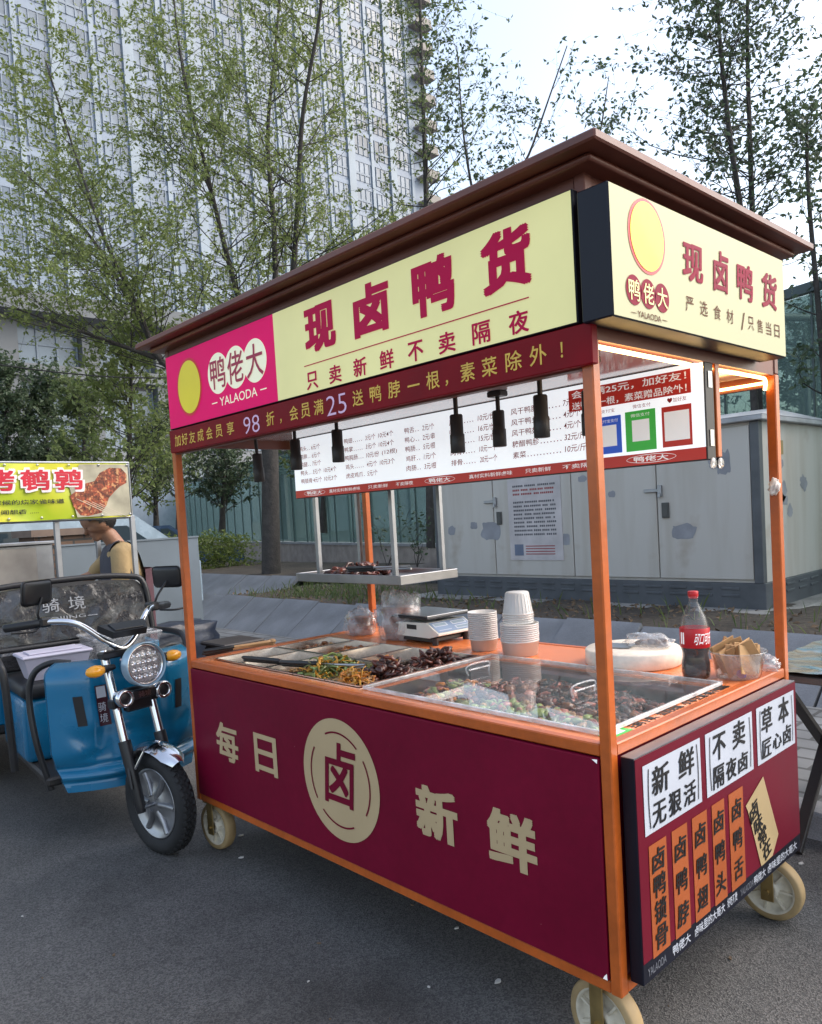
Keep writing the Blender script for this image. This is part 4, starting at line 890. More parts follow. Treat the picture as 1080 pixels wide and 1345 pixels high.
b = MB(); b.box((-1.13, -.38, .685), (-1.085, .36, .785), 0, .012, F0); lb2 = b.build('lower_back_pad', FILMB, TRI)
b = MB(); PK2 = lambda u, v, h=0.: F0 @ Vector((-1.084+h, u, v)); b.text(PK2, '骑境', -.10, .70, .12, .775); b.build('lettering', mat('faded_white', (.42, .43, .46), .5), lb2)
b = MB()
for s in (-1, 1): b.box((-2.3, s*.475-.015, .40), (-1.24, s*.475+.015, .72), 0, .004, F0)
b.box((-2.315, -.47, .40), (-2.301, .47, .72), 0, .004, F0); b.box((-1.255, -.458, .40), (-1.235, .458, .72), 0, .004, F0); b.build('cargo_box', BLUE, TRI)
# boxes on the tricycle seat
def lidded_box(name, label, x0, y0, x1, y1, z0, z1, m, ml, tap=.03):
    t = thing(name, label, 'box', F0 @ Vector(((x0+x1)/2, (y0+y1)/2, z0)))
    b = MB(); A = [(x0+tap, y0+tap, z0), (x1-tap, y0+tap, z0), (x1-tap, y1-tap, z0), (x0+tap, y1-tap, z0)]; B = [(x0, y0, z1), (x1, y0, z1), (x1, y1, z1), (x0, y1, z1)]
    b.add([F0 @ Vector(p) for p in A+B], [(3, 2, 1, 0)]+[(i, (i+1) % 4, 4+(i+1) % 4, 4+i) for i in range(4)]); b.build('tub', m, t)
    b = MB(); b.box((x0-.008, y0-.008, z1-.012), (x1+.008, y1+.008, z1+.004), 0, .006, F0); b.box((x0+.03, y0+.03, z1+.0045), (x1-.03, y1-.03, z1+.012), 0, .004, F0); b.build('lid', ml, t)
LIL = mat('pale_lilac_plastic', (.62, .58, .68), .35, var=.05, trans=.1)
lidded_box('storage_box', 'pale lilac lidded plastic box on the tricycle seat', -.93, -.335, -.73, -.03, .682, .80, LIL, LIL)
lidded_box('storage_box', 'clear plastic box with lid behind the instrument panel of the tricycle', -1.07, .0, -.78, .34, .682, .835, TUBC, TUBC)

# ------------------------------------------------------------------ quail stall behind the tricycle, and its keeper
ST = thing('quail_stall', 'steel roadside stall with a yellow green grilled quail banner on square posts', 'stall', (-2.6, -.2, 0))
BX = -2.23
def bann():
    b = MB(); vs = []; n = 40
    for j in range(9):
        for i in range(n+1):
            y = -1.05+1.82*i/n; z = 1.470+.364*j/8
            vs.append((BX+.006*math.sin(i*.9)+.004*math.sin(i*.37+j), y, z-.004*math.sin(math.pi*((i*.1) % 1))*(1 if j == 0 else 0)))
    b.add(vs, [(j*(n+1)+i, j*(n+1)+i+1, (j+1)*(n+1)+i+1, (j+1)*(n+1)+i) for j in range(8) for i in range(n)], 0, True)
    return b
m = bpy.data.materials.new('banner_print'); m.use_nodes = True; n = m.node_tree.nodes; l = m.node_tree.links; bs = n['Principled BSDF']; bs.inputs['Roughness'].default_value = .35
tc = n.new('ShaderNodeTexCoord'); t = n.new('ShaderNodeTexNoise'); t.inputs['Scale'].default_value = 2.2; l.new(tc.outputs['Object'], t.inputs[0])
cr = n.new('ShaderNodeValToRGB'); e = cr.color_ramp.elements; e[0].position = .38; e[0].color = (.36, .46, .01, 1); e[1].position = .62; e[1].color = (.66, .62, .05, 1); l.new(t.outputs[0], cr.inputs[0]); l.new(cr.outputs[0], bs.inputs['Base Color'])
bn = bann().build('banner', m, ST)
PQ = Pn((BX+.011, 0, 0), (0, 1, 0), (0, 0, 1))
b = MB(); b.add([PQ(u, v, .0004) for u, v in ((.40, 1.476), (.765, 1.478), (.765, 1.828), (.44, 1.828), (.36, 1.70))], [(0, 1, 2, 3, 4)]); b.build('photo_ground', mat('photo_paper', (.42, .38, .27), .4, var=.35, scale=7), bn)
meat = []
b = MB(); pts = [(.36, 1.62), (.42, 1.66), (.47, 1.70), (.53, 1.715), (.57, 1.77), (.64, 1.805), (.72, 1.80), (.755, 1.76), (.75, 1.70), (.70, 1.675), (.66, 1.64), (.62, 1.60), (.60, 1.55), (.56, 1.50), (.47, 1.482), (.42, 1.49), (.38, 1.55)]
b.add([PQ(u, v, .0010) for u, v in pts], [tuple(range(len(pts)))])
b.build('printed_meat', mat('printed_meat', (.25, .05, .018), .4, var=.8, scale=22, var2=.8, scale2=70, chip=.57, chipcol=(.62, .32, .13), chipsc=34.), bn)
b = MB()
for k in range(7):
    u0, v0 = .40+.05*k, 1.60-.012*k; b.add([PQ(u0, v0, .0015), PQ(u0+.006, v0, .0015), PQ(u0+.20, v0-.10, .0015), PQ(u0+.196, v0-.103, .0015)], [(0, 1, 2, 3)]) if u0+.2 < .765 else None
b.build('printed_skewers', mat('photo_pale', (.6, .52, .38), .4), bn)
b = MB()
for ch, u0, u1 in (('烤', -.165, .035), ('鹌', .062, .245), ('鹑', .270, .455)):
    b.text(PQ, ch, u0-.012, 1.645, u1+.012, 1.808, .0016, 1, .055); b.text(PQ, ch, u0+.004, 1.66, u1-.004, 1.793, .0032, 0, .03)
b.build('lettering', [mat('banner_red', (.55, .01, .03), .4), mat('banner_white', (.8, .72, .7), .4)], bn)
b = MB(); b.text(PQ, '小时候的烧家雀味道', -.16, 1.572, .325, 1.603, .0014, 0, .012); b.text(PQ, '闻想香 .....', -.06, 1.512, .16, 1.542, .0014, 0, .012); b.build('small_lettering', INK, bn)
for u, v in [(-.02+.195*i, v) for i in range(5) for v in (1.483, 1.822)]: b = MB(); b.lathe([(.004, 0), (.009, 0), (.008, .003), (.004, .003)], Matrix((( 0, 0, 1, BX+.013), (1, 0, 0, u), (0, 1, 0, v), (0, 0, 0, 1))), 10); b.build('grommet', STEEL, bn)
for (x, y) in ((-2.255, .785), (-2.29, .285), (-2.255, -1.06), (-2.9, .785), (-2.9, -1.06)):
    b = MB().box((x-.016, y-.016, .0), (x+.016, y+.016, 1.50 if y > 0 and y < .5 else 1.47), 0, .002); b.build('post', STEELD, ST)
b = MB(); b.tube([(-2.255, -1.06, 1.465), (-2.255, .785, 1.465)], .011, 8); b.tube([(-2.255, -1.06, 1.842), (-2.255, .79, 1.842)], .009, 8); b.tube([(-2.255, .787, 1.46), (-2.255, .787, 1.845)], .009, 8); b.build('banner_rail', STEELD, ST)
b = MB(); b.box((-2.95, -1.04, .30), (-2.28, .52, .88), 0, .01); b.box((-2.97, -1.05, .881), (-2.26, .53, .90), 0, .004); b.build('grill_body', STEEL, ST)
# steel cabinets and panel behind
SC = thing('steel_cabinet', 'waist high row of dull steel cabinets with doors behind the quail stall', 'cabinet', (-3.9, .2, 0))
b = MB(); b.box((-4.2, -1.6, .05), (-3.53, .66, 1.30), 0, .006); b.box((-4.22, -1.62, 1.301), (-3.50, .68, 1.325), 0, .004); b.build('body', STEELD, SC)
SATIN = mat('satin_steel_door', (.42, .40, .39), .35, .85, var=.25, scale=3, bump=.05, bscale=5)
for y in (-1.2, -.62, -.04, .54):
    b = MB(); b.box((-3.528, y-.56+.012, .12), (-3.515, y-.012, 1.28), 0, .003); dr = b.build('door', SATIN, SC)
    b = MB(); b.tube([(-3.508, y-.03, .9), (-3.508, y-.03, 1.02)], .008, 8); b.build('handle', CHROME, dr)
SP = thing('metal_panel', 'plain grey blue sheet metal panel standing behind the stall keeper', 'panel', (-3.6, 1.3, 0))
b = MB(); b.box((-3.62, .70, .42), (-3.59, 1.98, 1.27), 0, .003); b.box((-3.63, .695, 1.271), (-3.58, 1.985, 1.285)); b.build('sheet', mat('panel_grey', (.145, .175, .20), .45, var=.14, scale=2), SP)
for y in (.74, 1.94):
    b = MB(); b.box((-3.66, y-.02, 0), (-3.625, y+.02, 1.27), 0, .003); b.build('upright', STEELD, SP)
b = MB(); bmc = bmesh.new(); bmesh.ops.create_cube(bmc, size=1); bmesh.ops.subdivide_edges(bmc, edges=bmc.edges[:], cuts=7, use_grid_fill=True)
for v in bmc.verts: q = v.co.copy(); nn = .05*mnoise.noise(q*4)+.03*mnoise.noise(q*9); v.co = Vector((-3.3+q.x*(.4+nn), 1.35+q.y*(1.0+nn), .26+q.z*(.5+nn)+.02))
b.bm(bmc, 0, True); tag(b.build('tarpaulin_heap', mat('navy_tarp', (.012, .018, .035), .4, var=.4, scale=8, bump=.6, bscale=9)), 'dark navy tarpaulin draped over crates on the ground below the grey panel', 'tarpaulin')
b = MB(); b.box((-2.62, 1.45, 0), (-2.28, 1.78, .42), 0, .02); b.box((-2.64, 1.43, .421), (-2.26, 1.80, .45), 0, .01); tag(b.build('bin', mat('dark_bin', (.03, .022, .02), .5, var=.3)), 'dark square bin on the road between the tricycle and the food cart', 'bin')

# person: one continuous body
def make_person():
    base = Vector((-2.62, .84, 0)); F = Vector((-.30, -.954, 0)).normalized(); Lf = Vector((0, 0, 1)).cross(F); k_ = 1.14
    T = Matrix(((F.x*k_, Lf.x*k_, 0, base.x), (F.y*k_, Lf.y*k_, 0, base.y), (0, 0, 1.004, 0), (0, 0, 0, 1)))
    caps = []                                   # (p0, p1, r0, r1, region)
    def cp(p0, p1, r0, r1, rg): caps.append((Vector(p0), Vector(p1), r0, r1, rg))
    SK, SH, TR, SO = 0, 1, 2, 3
    for s in (-1, 1):
        cp((-.03, s*.09, .86), (.01, s*.10, .47), .088, .062, TR); cp((.01, s*.10, .47), (-.02, s*.105, .09), .060, .045, TR)
        cp((-.05, s*.105, .045), (.13, s*.12, .04), .045, .036, SO)
        cp((-.02, s*.08, 1.0), (.0, s*.085, 1.17), .105, .105, SH); cp((0, s*.03, 1.22), (0, s*.155, 1.225), .068, .064, SH)
    cp((-.03, -.07, .90), (-.03, .07, .90), .115, .115, TR); cp((-.02, -.06, 1.0), (-.02, .06, 1.0), .115, .115, SH); cp((0, -.07, 1.12), (0, .07, 1.12), .115, .115, SH)
    cp((.0, 0, 1.22), (.065, 0, 1.34), .058, .054, SK)
    hc = Vector((.125, 0, 1.425)); tl = Rot('Y', R(26)).to_3x3()
    def hd(p): return hc + tl @ Vector(p)
    cp(hd((-.022, 0, .028)), hd((.012, 0, .035)), .082, .080, SK); cp(hd((-.01, -.015, .0)), hd((-.01, .015, .0)), .077, .077, SK)
    cp(hd((.02, 0, -.03)), hd((.055, 0, -.082)), .058, .030, SK); cp(hd((.074, 0, .012)), hd((.096, 0, -.022)), .009, .015, SK)
    cp(hd((.072, -.014, -.054)), hd((.072, .014, -.054)), .011, .011, SK); cp(hd((.07, -.03, .025)), hd((.07, .03, .025)), .014, .014, SK)
    for s in (-1, 1): cp(hd((-.012, s*.078, .012)), hd((-.006, s*.080, -.022)), .017, .011, SK); cp(hd((.05, s*.042, -.015)), hd((.045, s*.045, -.02)), .026, .024, SK)
    arms = {1: ((.02, .175, 1.21), (.03, .225, 1.00), (.24, .15, .955)), -1: ((.02, -.175, 1.21), (.17, -.215, 1.04), (.40, -.12, .97))}
    for s, (a, e_, h_) in arms.items():
        a, e_, h_ = Vector(a), Vector(e_), Vector(h_); mid = a.lerp(e_, .78)
        cp(a, mid, .060, .056, SH); cp(mid, e_, .046, .040, SK); cp(e_, h_, .040, .027, SK)
        d = (h_-e_).normalized(); sd = Vector((0, 1, 0)); cp(h_+d*.01-sd*.018, h_+d*.06-sd*.024, .017, .016, SK); cp(h_+d*.01+sd*.018, h_+d*.06+sd*.024, .017, .016, SK)
        for k, (o_, ln) in enumerate(((-.030, .06), (-.010, .072), (.010, .068), (.028, .052))):
            k0 = h_+d*.065+sd*o_; k1 = k0+d*ln*.55+Vector((0, 0, -.012)); cp(k0, k1, .010, .009, SK); cp(k1, k1+d*ln*.30+Vector((0, 0, -.028)), .009, .0075, SK)
        t0 = h_+d*.02-sd*s*.03; cp(t0, t0+d*.03-sd*s*.022+Vector((0, 0, -.008)), .011, .009, SK); cp(t0+d*.03-sd*s*.022+Vector((0, 0, -.008)), t0+d*.058-sd*s*.018+Vector((0, 0, -.02)), .009, .008, SK)
    b = MB()
    for p0, p1, r0, r1, rg in caps:
        d = (p1-p0); ln = max(1e-4, d.length); q = d.to_track_quat('Z', 'Y').to_matrix().to_4x4() if d.length > 1e-4 else Matrix()
        pr = [(r0*math.cos(R(a)), r0*math.sin(R(a))) for a in range(-90, 1, 15)]+[(r1*math.cos(R(a)), ln+r1*math.sin(R(a))) for a in range(0, 91, 15)]
        b.lathe([(max(r, .0004), z) for r, z in pr], Matrix.Translation(p0) @ q, 20)
    me = bpy.data.meshes.new('body'); me.from_pydata(b.v, [], b.f)
    o = bpy.data.objects.new('body', me); COL.objects.link(o)
    md = o.modifiers.new('r', 'REMESH'); md.mode = 'VOXEL'; md.voxel_size = .0075; md.use_smooth_shade = True
    ms = o.modifiers.new('s', 'SMOOTH'); ms.factor = .5; ms.iterations = 5
    dg = bpy.context.evaluated_depsgraph_get(); m2 = bpy.data.meshes.new_from_object(o.evaluated_get(dg))
    o.modifiers.clear(); bpy.data.objects.remove(o)
    pv = [v.co.copy() for v in m2.vertices]; fcs = [tuple(p.vertices) for p in m2.polygons]; rg_ = []
    for f in fcs:
        c = sum((pv[i] for i in f), Vector())/len(f); best = (9, 0)
        for p0, p1, r0, r1, rg in caps:
            d = p1-p0; l2 = d.length_squared; t = max(0, min(1, (c-p0).dot(d)/l2)) if l2 > 1e-9 else 0
            q = (c-(p0+d*t)).length-(r0+(r1-r0)*t)
            if q < best[0]: best = (q, rg)
        rg_.append(best[1])
    pr = thing('person', 'person in tan T-shirt and grey apron with head bent, behind the quail stall', 'person', base)
    B = MB(); B.v = [T @ v for v in pv]; B.f = fcs; B.m = rg_; B.s = [True]*len(fcs)
    SKIN = mat('skin', (.30, .15, .09), .5, var=.08, scale=20)
    B.build('body', [SKIN, mat('tan_shirt', (.36, .25, .12), .8, var=.15, bump=.3, bscale=20), mat('dark_trousers', (.03, .03, .035), .8), mat('dark_shoes', (.02, .018, .016), .6)], pr)
    # hair cap: top and back of the head
    b = MB(); bm_ = bmesh.new(); bmesh.ops.create_icosphere(bm_, subdivisions=4, radius=1)
    for v in bm_.verts: v.co *= 1+.05*mnoise.noise(v.co*6)
    dele = [v for v in bm_.verts if v.co.z < (-.98 if v.co.x < -.12 else (-.38 if v.co.x < .22 else (.02 if v.co.x < .55 else .38)))]; bmesh.ops.delete(bm_, geom=dele, context='VERTS')
    b.bm(bm_, 0, True, T @ Matrix.Translation(hc) @ tl.to_4x4() @ Tr(-.016, 0, .028) @ Matrix.Diagonal((.112, .099, .104, 1))); b.build('hair', mat('black_hair', (.012, .010, .009), .6, var=.3, scale=60, bump=.4, bscale=160), pr)
    b = MB()
    for s in (-1, 1):
        b.ball(T @ hd((.074, s*.033, .006)), (.008, .010, .004), 0); b.tube([T @ hd((.078, s*.014, .028)), T @ hd((.076, s*.034, .034)), T @ hd((.066, s*.048, .028))], [.003, .004, .002], 6)
    b.build('eyes_and_brows', mat('black_hair', (.012, .01, .009)), pr)
    b = MB(); b.tube([T @ hd((.080, -.018, -.0535)), T @ hd((.0835, 0, -.053)), T @ hd((.080, .018, -.0535))], [.002, .004, .002], 6); b.build('mouth', mat('lips', (.30, .10, .08), .5), pr)
    # apron: bib, skirt and shoulder straps
    b = MB(); n = 26
    rings = [(.55, .17, .20, 120), (.70, .16, .205, 120), (.86, .15, .21, 118), (.95, .145, .205, 115), (1.02, .142, .20, 108), (1.10, .142, .205, 98), (1.18, .138, .205, 82), (1.245, .115, .175, 74), (1.275, .085, .13, 66)]
    vs = []
    for z, a_, c_, dg_ in rings:
        for i in range(n+1):
            a = R(-dg_+2*dg_*i/n); wv = .008*math.sin(i*1.3+z*9)*(1 if z < .9 else .4); vs.append(T @ Vector((-.01+(a_+wv)*math.cos(a), (c_+wv)*math.sin(a), z)))
    fs_ = [(j*(n+1)+i, j*(n+1)+i+1, (j+1)*(n+1)+i+1, (j+1)*(n+1)+i) for j in range(len(rings)-1) for i in range(n)]
    b.add(vs, fs_, 0, True)
    for s in (-1, 1):
        pth = smooth_path([T @ Vector(p) for p in ((.085, s*.11, 1.23), (.045, s*.115, 1.285), (-.02, s*.115, 1.295), (-.085, s*.10, 1.22), (-.125, s*.09, 1.05), (-.135, s*.085, .95))], 4)
        for k in range(len(pth)-1):
            wv = (T.to_3x3() @ Vector((0, .06, 0))); b.add([pth[k]-wv, pth[k]+wv, pth[k+1]+wv, pth[k+1]-wv], [(0, 1, 2, 3)], 0, True)
    b.build('apron', mat('grey_apron', (.055, .055, .07), .75, var=.2, bump=.3, bscale=15), pr)
    b = MB(); vs = []
    for z in (.50, .65, .8, .95, 1.08):
        for i in range(11):
            a = R(128+104*i/10); vs.append(T @ Vector((-.02+.165*math.cos(a), .225*math.sin(a), z)))
    b.add(vs, [(j*11+i, j*11+i+1, (j+1)*11+i+1, (j+1)*11+i) for j in range(4) for i in range(10)], 0, True); b.build('apron_back', mat('maroon_cloth', (.085, .035, .045), .8, var=.2), pr)
make_person()

# ------------------------------------------------------------------ transformer cabinet
CBX = thing('transformer_cabinet', 'large off white metal transformer cabinet with peeling patches behind the food cart', 'electrical cabinet', (-1.56, 5.8, .35))
m = bpy.data.materials.new('cabinet_paint'); m.use_nodes = True; n = m.node_tree.nodes; l = m.node_tree.links; bs = n['Principled BSDF']; bs.inputs['Roughness'].default_value = .5
tc = n.new('ShaderNodeTexCoord'); mp = n.new('ShaderNodeMapping'); mp.inputs['Scale'].default_value = (5, 5, .6); l.new(tc.outputs['Object'], mp.inputs[0])
t1 = n.new('ShaderNodeTexNoise'); t1.inputs['Scale'].default_value = 1.; t1.inputs['Detail'].default_value = 8; l.new(mp.outputs[0], t1.inputs[0])
t2 = n.new('ShaderNodeTexNoise'); t2.inputs['Scale'].default_value = 2.; t2.inputs['Detail'].default_value = 9; l.new(tc.outputs['Object'], t2.inputs[0])
c1 = n.new('ShaderNodeValToRGB'); e = c1.color_ramp.elements; e[0].position = .3; e[0].color = (.42, .385, .33, 1); e[1].position = .55; e[1].color = (.50, .475, .43, 1); l.new(t1.outputs[0], c1.inputs[0])
c2 = n.new('ShaderNodeValToRGB'); e = c2.color_ramp.elements; e[0].position = .60; e[0].color = (0, 0, 0, 1); e[1].position = .74; e[1].color = (.6, .6, .6, 1); l.new(t2.outputs[0], c2.inputs[0])
mx = n.new('ShaderNodeMix'); mx.data_type = 'RGBA'; l.new(c2.outputs[0], mx.inputs[0]); l.new(c1.outputs[0], mx.inputs[6]); mx.inputs[7].default_value = (.25, .17, .10, 1); l.new(mx.outputs[2], bs.inputs['Base Color'])
CABP = m
CABG = mat('cabinet_grey', (.085, .092, .10), .5, var=.2); PATCH = mat('peeled_patch', (.26, .265, .285), .6, var=.2)
X0, X1, Y0, Y1, Z0, Z1 = -3.47, .35, 5.0, 6.62, .62, 1.975
b = MB(); b.box((X0, Y0+.02, Z0+.002), (X1, Y1, Z1)); b.build('body', CABP, CBX)
b = MB(); b.box((X0-.02, Y0, .36), (X1+.02, Y1, Z0-.001), 0, .004); 
x = X0+.1
while x < X1-.2:
    for z in (.50, .56): b.box((x, Y0-.008, z), (x+.16, Y0-.0005, z+.022), 0, .003)
    x += .24
for y in [Y0+.15+.28*i for i in range(5)]:
    for z in (.50, .56): b.box((X1+.0205, y, z), (X1+.028, y+.18, z+.022), 0, .003)
b.build('louvred_base', CABG, CBX)
b = MB(); b.box((X0-.3, Y0-.25, .02), (X1+.25, Y1+.1, .40), 0, .03); b.build('concrete_plinth', CONC, CBX)
b = MB(); b.box((X0-.06, Y0-.06, Z1+.001), (X1+.06, Y1+.06, Z1+.045), 0, .006); vs = [(X0-.06, Y0-.06, Z1+.046), (X1+.06, Y0-.06, Z1+.046), (X1+.06, Y1+.06, Z1+.046), (X0-.06, Y1+.06, Z1+.046), (X0+.2, (Y0+Y1)/2, Z1+.17), (X1-.2, (Y0+Y1)/2, Z1+.17)]
b.add(vs, [(0, 1, 5, 4), (1, 2, 5), (2, 3, 4, 5), (3, 0, 4)]); b.build('roof', mat('cabinet_roof', (.36, .37, .38), .5, var=.2), CBX)
b = MB(); b.box((X1-.07, Y0-.004, Z0), (X1+.006, Y0+.07, Z1-.002), 0, .003); b.build('corner_post', CABG, CBX); b = MB(); b.box((X0-.004, Y0-.004, Z0), (X0+.05, Y0+.06, Z1-.002), 0, .003); b.build('corner_post', CABG, CBX)
seams = [-3.42, -2.55, -1.517, -.583, .28]
for i in range(4):
    b = MB(); b.box((seams[i]+.006, Y0-.001, Z0+.03), (seams[i+1]-.006, Y0+.019, Z1-.03), 0, .003); dr = b.build('door', CABP, CBX)
    if i in (0, 2):
        xx = seams[i+1]; k = .03
        b = MB(); b.box((xx-.12, Y0-.022, 1.44), (xx+.05, Y0-.002, 1.47), 0, .003); b.box((xx+.02, Y0-.03, 1.40), (xx+.06, Y0-.002, 1.50), 0, .004); b.box((xx+.028, Y0-.045, 1.385), (xx+.055, Y0-.031, 1.43), 0, .004); b.build('hasp', STEELD, dr)
        b = MB(); b.box((xx+.05, Y0-.018, 1.20), (xx+.12, Y0-.002, 1.34), 0, .004); b.box((xx+.062, Y0-.021, 1.215), (xx+.108, Y0-.0185, 1.325)); b.build('handle', mat('lock_grey', (.09, .09, .085), .5, .5), dr)
PCB = Pn((0, Y0-.0012, 0), (1, 0, 0), (0, 0, 1))
b = MB(); rnd = random.Random(3)
for cu, cv, ru, rv in ((-.335, 1.07, .12, .065), (-.02, 1.70, .07, .09), (.05, 1.66, .06, .10), (-.62, 1.80, .10, .04), (-1.2, 1.72, .09, .05), (-2.60, 1.13, .14, .10), (-1.60, 1.02, .045, .06), (-2.85, 1.20, .05, .04), (-3.2, 1.15, .06, .05), (-.15, 1.86, .10, .03), (-1.05, 1.45, .04, .03), (-1.38, 1.62, .05, .03)):
    ph = rnd.random()*9; pts = [(cu+ru*(1+.35*mnoise.noise(Vector((math.cos(a)*1.5+ph, math.sin(a)*1.5, 1))))*(math.copysign(abs(math.cos(a))**.6, math.cos(a))), cv+rv*(1+.4*mnoise.noise(Vector((math.cos(a)*2+ph, math.sin(a)*2, 5))))*(math.copysign(abs(math.sin(a))**.6, math.sin(a)))) for a in [2*math.pi*i/26 for i in range(26)]]
    b.add([PCB(u, v, .0012) for u, v in pts], [tuple(range(26))])
PR = Pn((X1+.0008, 0, 0), (0, 1, 0), (0, 0, 1))
for cu, cv, ru, rv in ((5.45, 1.38, .10, .10), (5.43, 1.30, .14, .05), (5.62, 1.20, .06, .06), (5.45, 1.62, .05, .05), (5.95, 1.45, .08, .07)): b.add([PR(cu+ru*(1+.3*rnd.uniform(-1, 1))*math.cos(2*math.pi*i/18), cv+rv*(1+.3*rnd.uniform(-1, 1))*math.sin(2*math.pi*i/18), .001) for i in range(18)], [tuple(range(18))])
b.build('peeled_patches', PATCH, CBX)
b = MB(); b.box((-2.33, Y0-.008, .81), (-1.64, Y0-.003, 1.68), 0); nb = b.build('notice_board', mat('notice_paper', (.50, .465, .46), .55, var=.15, scale=5), CBX)
PNB = Pn((0, Y0-.0085, 0), (1, 0, 0), (0, 0, 1)); b = MB()
for k in range(13):
    z = 1.60-.043*k; mm = 1 if k in (1, 2) else 0; u = -2.26
    if k == 3: continue
    while u < -1.74:
        ww = rnd.uniform(.05, .16); ww = min(ww, -1.72-u)
        j = u
        while j < u+ww: b.rect(PNB, j, z-.010, j+.018, z+.010, .0006, mm); j += .024
        u += ww+.03
b.rect(PNB, -2.27, .86, -2.15, .98, .0006, 2)
for k in range(4): b.rect(PNB, -2.12, .955-.028*k, -1.74, .965-.028*k, .0006, 1)
b.build('notice_lines', [mat('faded_ink', (.10, .10, .11), .6), mat('faded_red', (.30, .06, .06), .6), mat('faded_blue', (.14, .17, .24), .6)], nb)
b = MB(); b.box((X1+.0005, 5.36, 1.70), (X1+.006, 5.50, 1.82)); b.build('yellow_plate', mat('old_plate', (.32, .24, .10), .5), CBX)

# ------------------------------------------------------------------ glass entrance hall
GH = thing('glass_hall', 'long green tinted glass hall on a granite wall behind the cabinet and tree', 'glass building', (-10, 10, 0))
H0, H1 = Vector((3.3, 6.30, 0)), Vector((-31, 16, 0)); hd_ = (H1-H0).normalized(); hn = Vector((-hd_.y, hd_.x, 0));
if hn.y > 0: hn = -hn
HL = (H1-H0).length; HP = lambda u, v, h=0.: H0+hd_*u+hn*h+Vector((0, 0, v))
ZCOP, ZTOP = .75, 3.45
GLM = bpy.data.materials.new('tinted_glass'); GLM.use_nodes = True; n = GLM.node_tree.nodes; l = GLM.node_tree.links; n.remove(n['Principled BSDF'])
tr = n.new('ShaderNodeBsdfTransparent'); tr.inputs[0].default_value = (.70, .79, .77, 1); gl = n.new('ShaderNodeBsdfGlossy'); gl.inputs['Roughness'].default_value = .02; gl.inputs[0].default_value = (.75, .92, .90, 1)
df = n.new('ShaderNodeBsdfDiffuse'); df.inputs[0].default_value = (.22, .29, .28, 1); fr = n.new('ShaderNodeFresnel'); fr.inputs[0].default_value = 1.7
m1 = n.new('ShaderNodeMixShader'); m1.inputs[0].default_value = .34; l.new(tr.outputs[0], m1.inputs[1]); l.new(df.outputs[0], m1.inputs[2])
ge = n.new('ShaderNodeNewGeometry'); fm = n.new('ShaderNodeMath'); fm.operation = 'SUBTRACT'; fm.use_clamp = True; l.new(fr.outputs[0], fm.inputs[0]); l.new(ge.outputs['Backfacing'], fm.inputs[1]); m2 = n.new('ShaderNodeMixShader'); l.new(fm.outputs[0], m2.inputs[0]); l.new(m1.outputs[0], m2.inputs[1]); l.new(gl.outputs[0], m2.inputs[2]); l.new(m2.outputs[0], n['Material Output'].inputs[0])
b = MB(); u = 0
PANELG = mat('pink_granite', (.33, .28, .25), .6, var=.22, scale=4, var2=.2, scale2=110)
def hbox(b, u0, u1, h0, h1, z0, z1, m=0): b.prism([(u0, z0), (u1, z0), (u1, z1), (u0, z1)], h0, h1, HP, m)
while u < HL-.1: hbox(b, u+.004, min(u+.9, HL)-.004, -.12, 0, -.3, ZCOP-.06); u += .9
b.build('granite_wall', PANELG, GH); b = MB(); hbox(b, -.02, HL+.02, -.16, .05, ZCOP-.058, ZCOP); b.build('coping', GRANITE, GH)
FRAME = mat('hall_frame', (.06, .085, .09), .4, .3)
u = 0; k = 0
while u < HL-.1:
    b = MB(); hbox(b, u+.012, u+1.13, -.06, -.048, ZCOP+.02, ZTOP-.02); b.build('glass_panel', GLM, GH)
    b = MB(); hbox(b, u-.010, u+.010, -.075, -.035, ZCOP+.001, ZTOP-.001); b.build('mullion', FRAME, GH); u += 1.142
b = MB(); hbox(b, -.02, HL, -.10, -.01, ZTOP, ZTOP+.10); hbox(b, -.02, HL, -.085, -.025, ZCOP+.001, ZCOP+.03) if 0 else None; b.build('top_rail', FRAME, GH)
b = MB(); b.add([HP(-.02, ZTOP+.11, -.1), HP(HL, ZTOP+.11, -.1), HP(HL, ZTOP+.35, -5), HP(-.02, ZTOP+.35, -5)], [(0, 1, 2, 3)]); b.build('roof_glass', GLM, GH)
b = MB(); b.add([HP(-.02, -.2, -5), HP(HL, -.2, -5), HP(HL, ZTOP+.34, -5), HP(-.02, ZTOP+.34, -5)], [(0, 1, 2, 3)]); b.build('back_glass', GLM, GH)
for u in [2.284*i for i in range(16)]:
    b = MB(); b.tube([HP(u, ZTOP+.05, -.2), HP(u, ZTOP+.28, -4.75), HP(u, ZTOP+.22, -4.8), HP(u, 0, -4.8)], .05, 8); b.build('roof_strut', FRAME, GH)
b = MB(); b.add([HP(-.02, .3, -.2), HP(HL, .3, -.2), HP(HL, .3, -4.95), HP(-.02, .3, -4.95)], [(0, 1, 2, 3)]); b.build('hall_floor', mat('hall_floor', (.2, .22, .21), .3), GH)

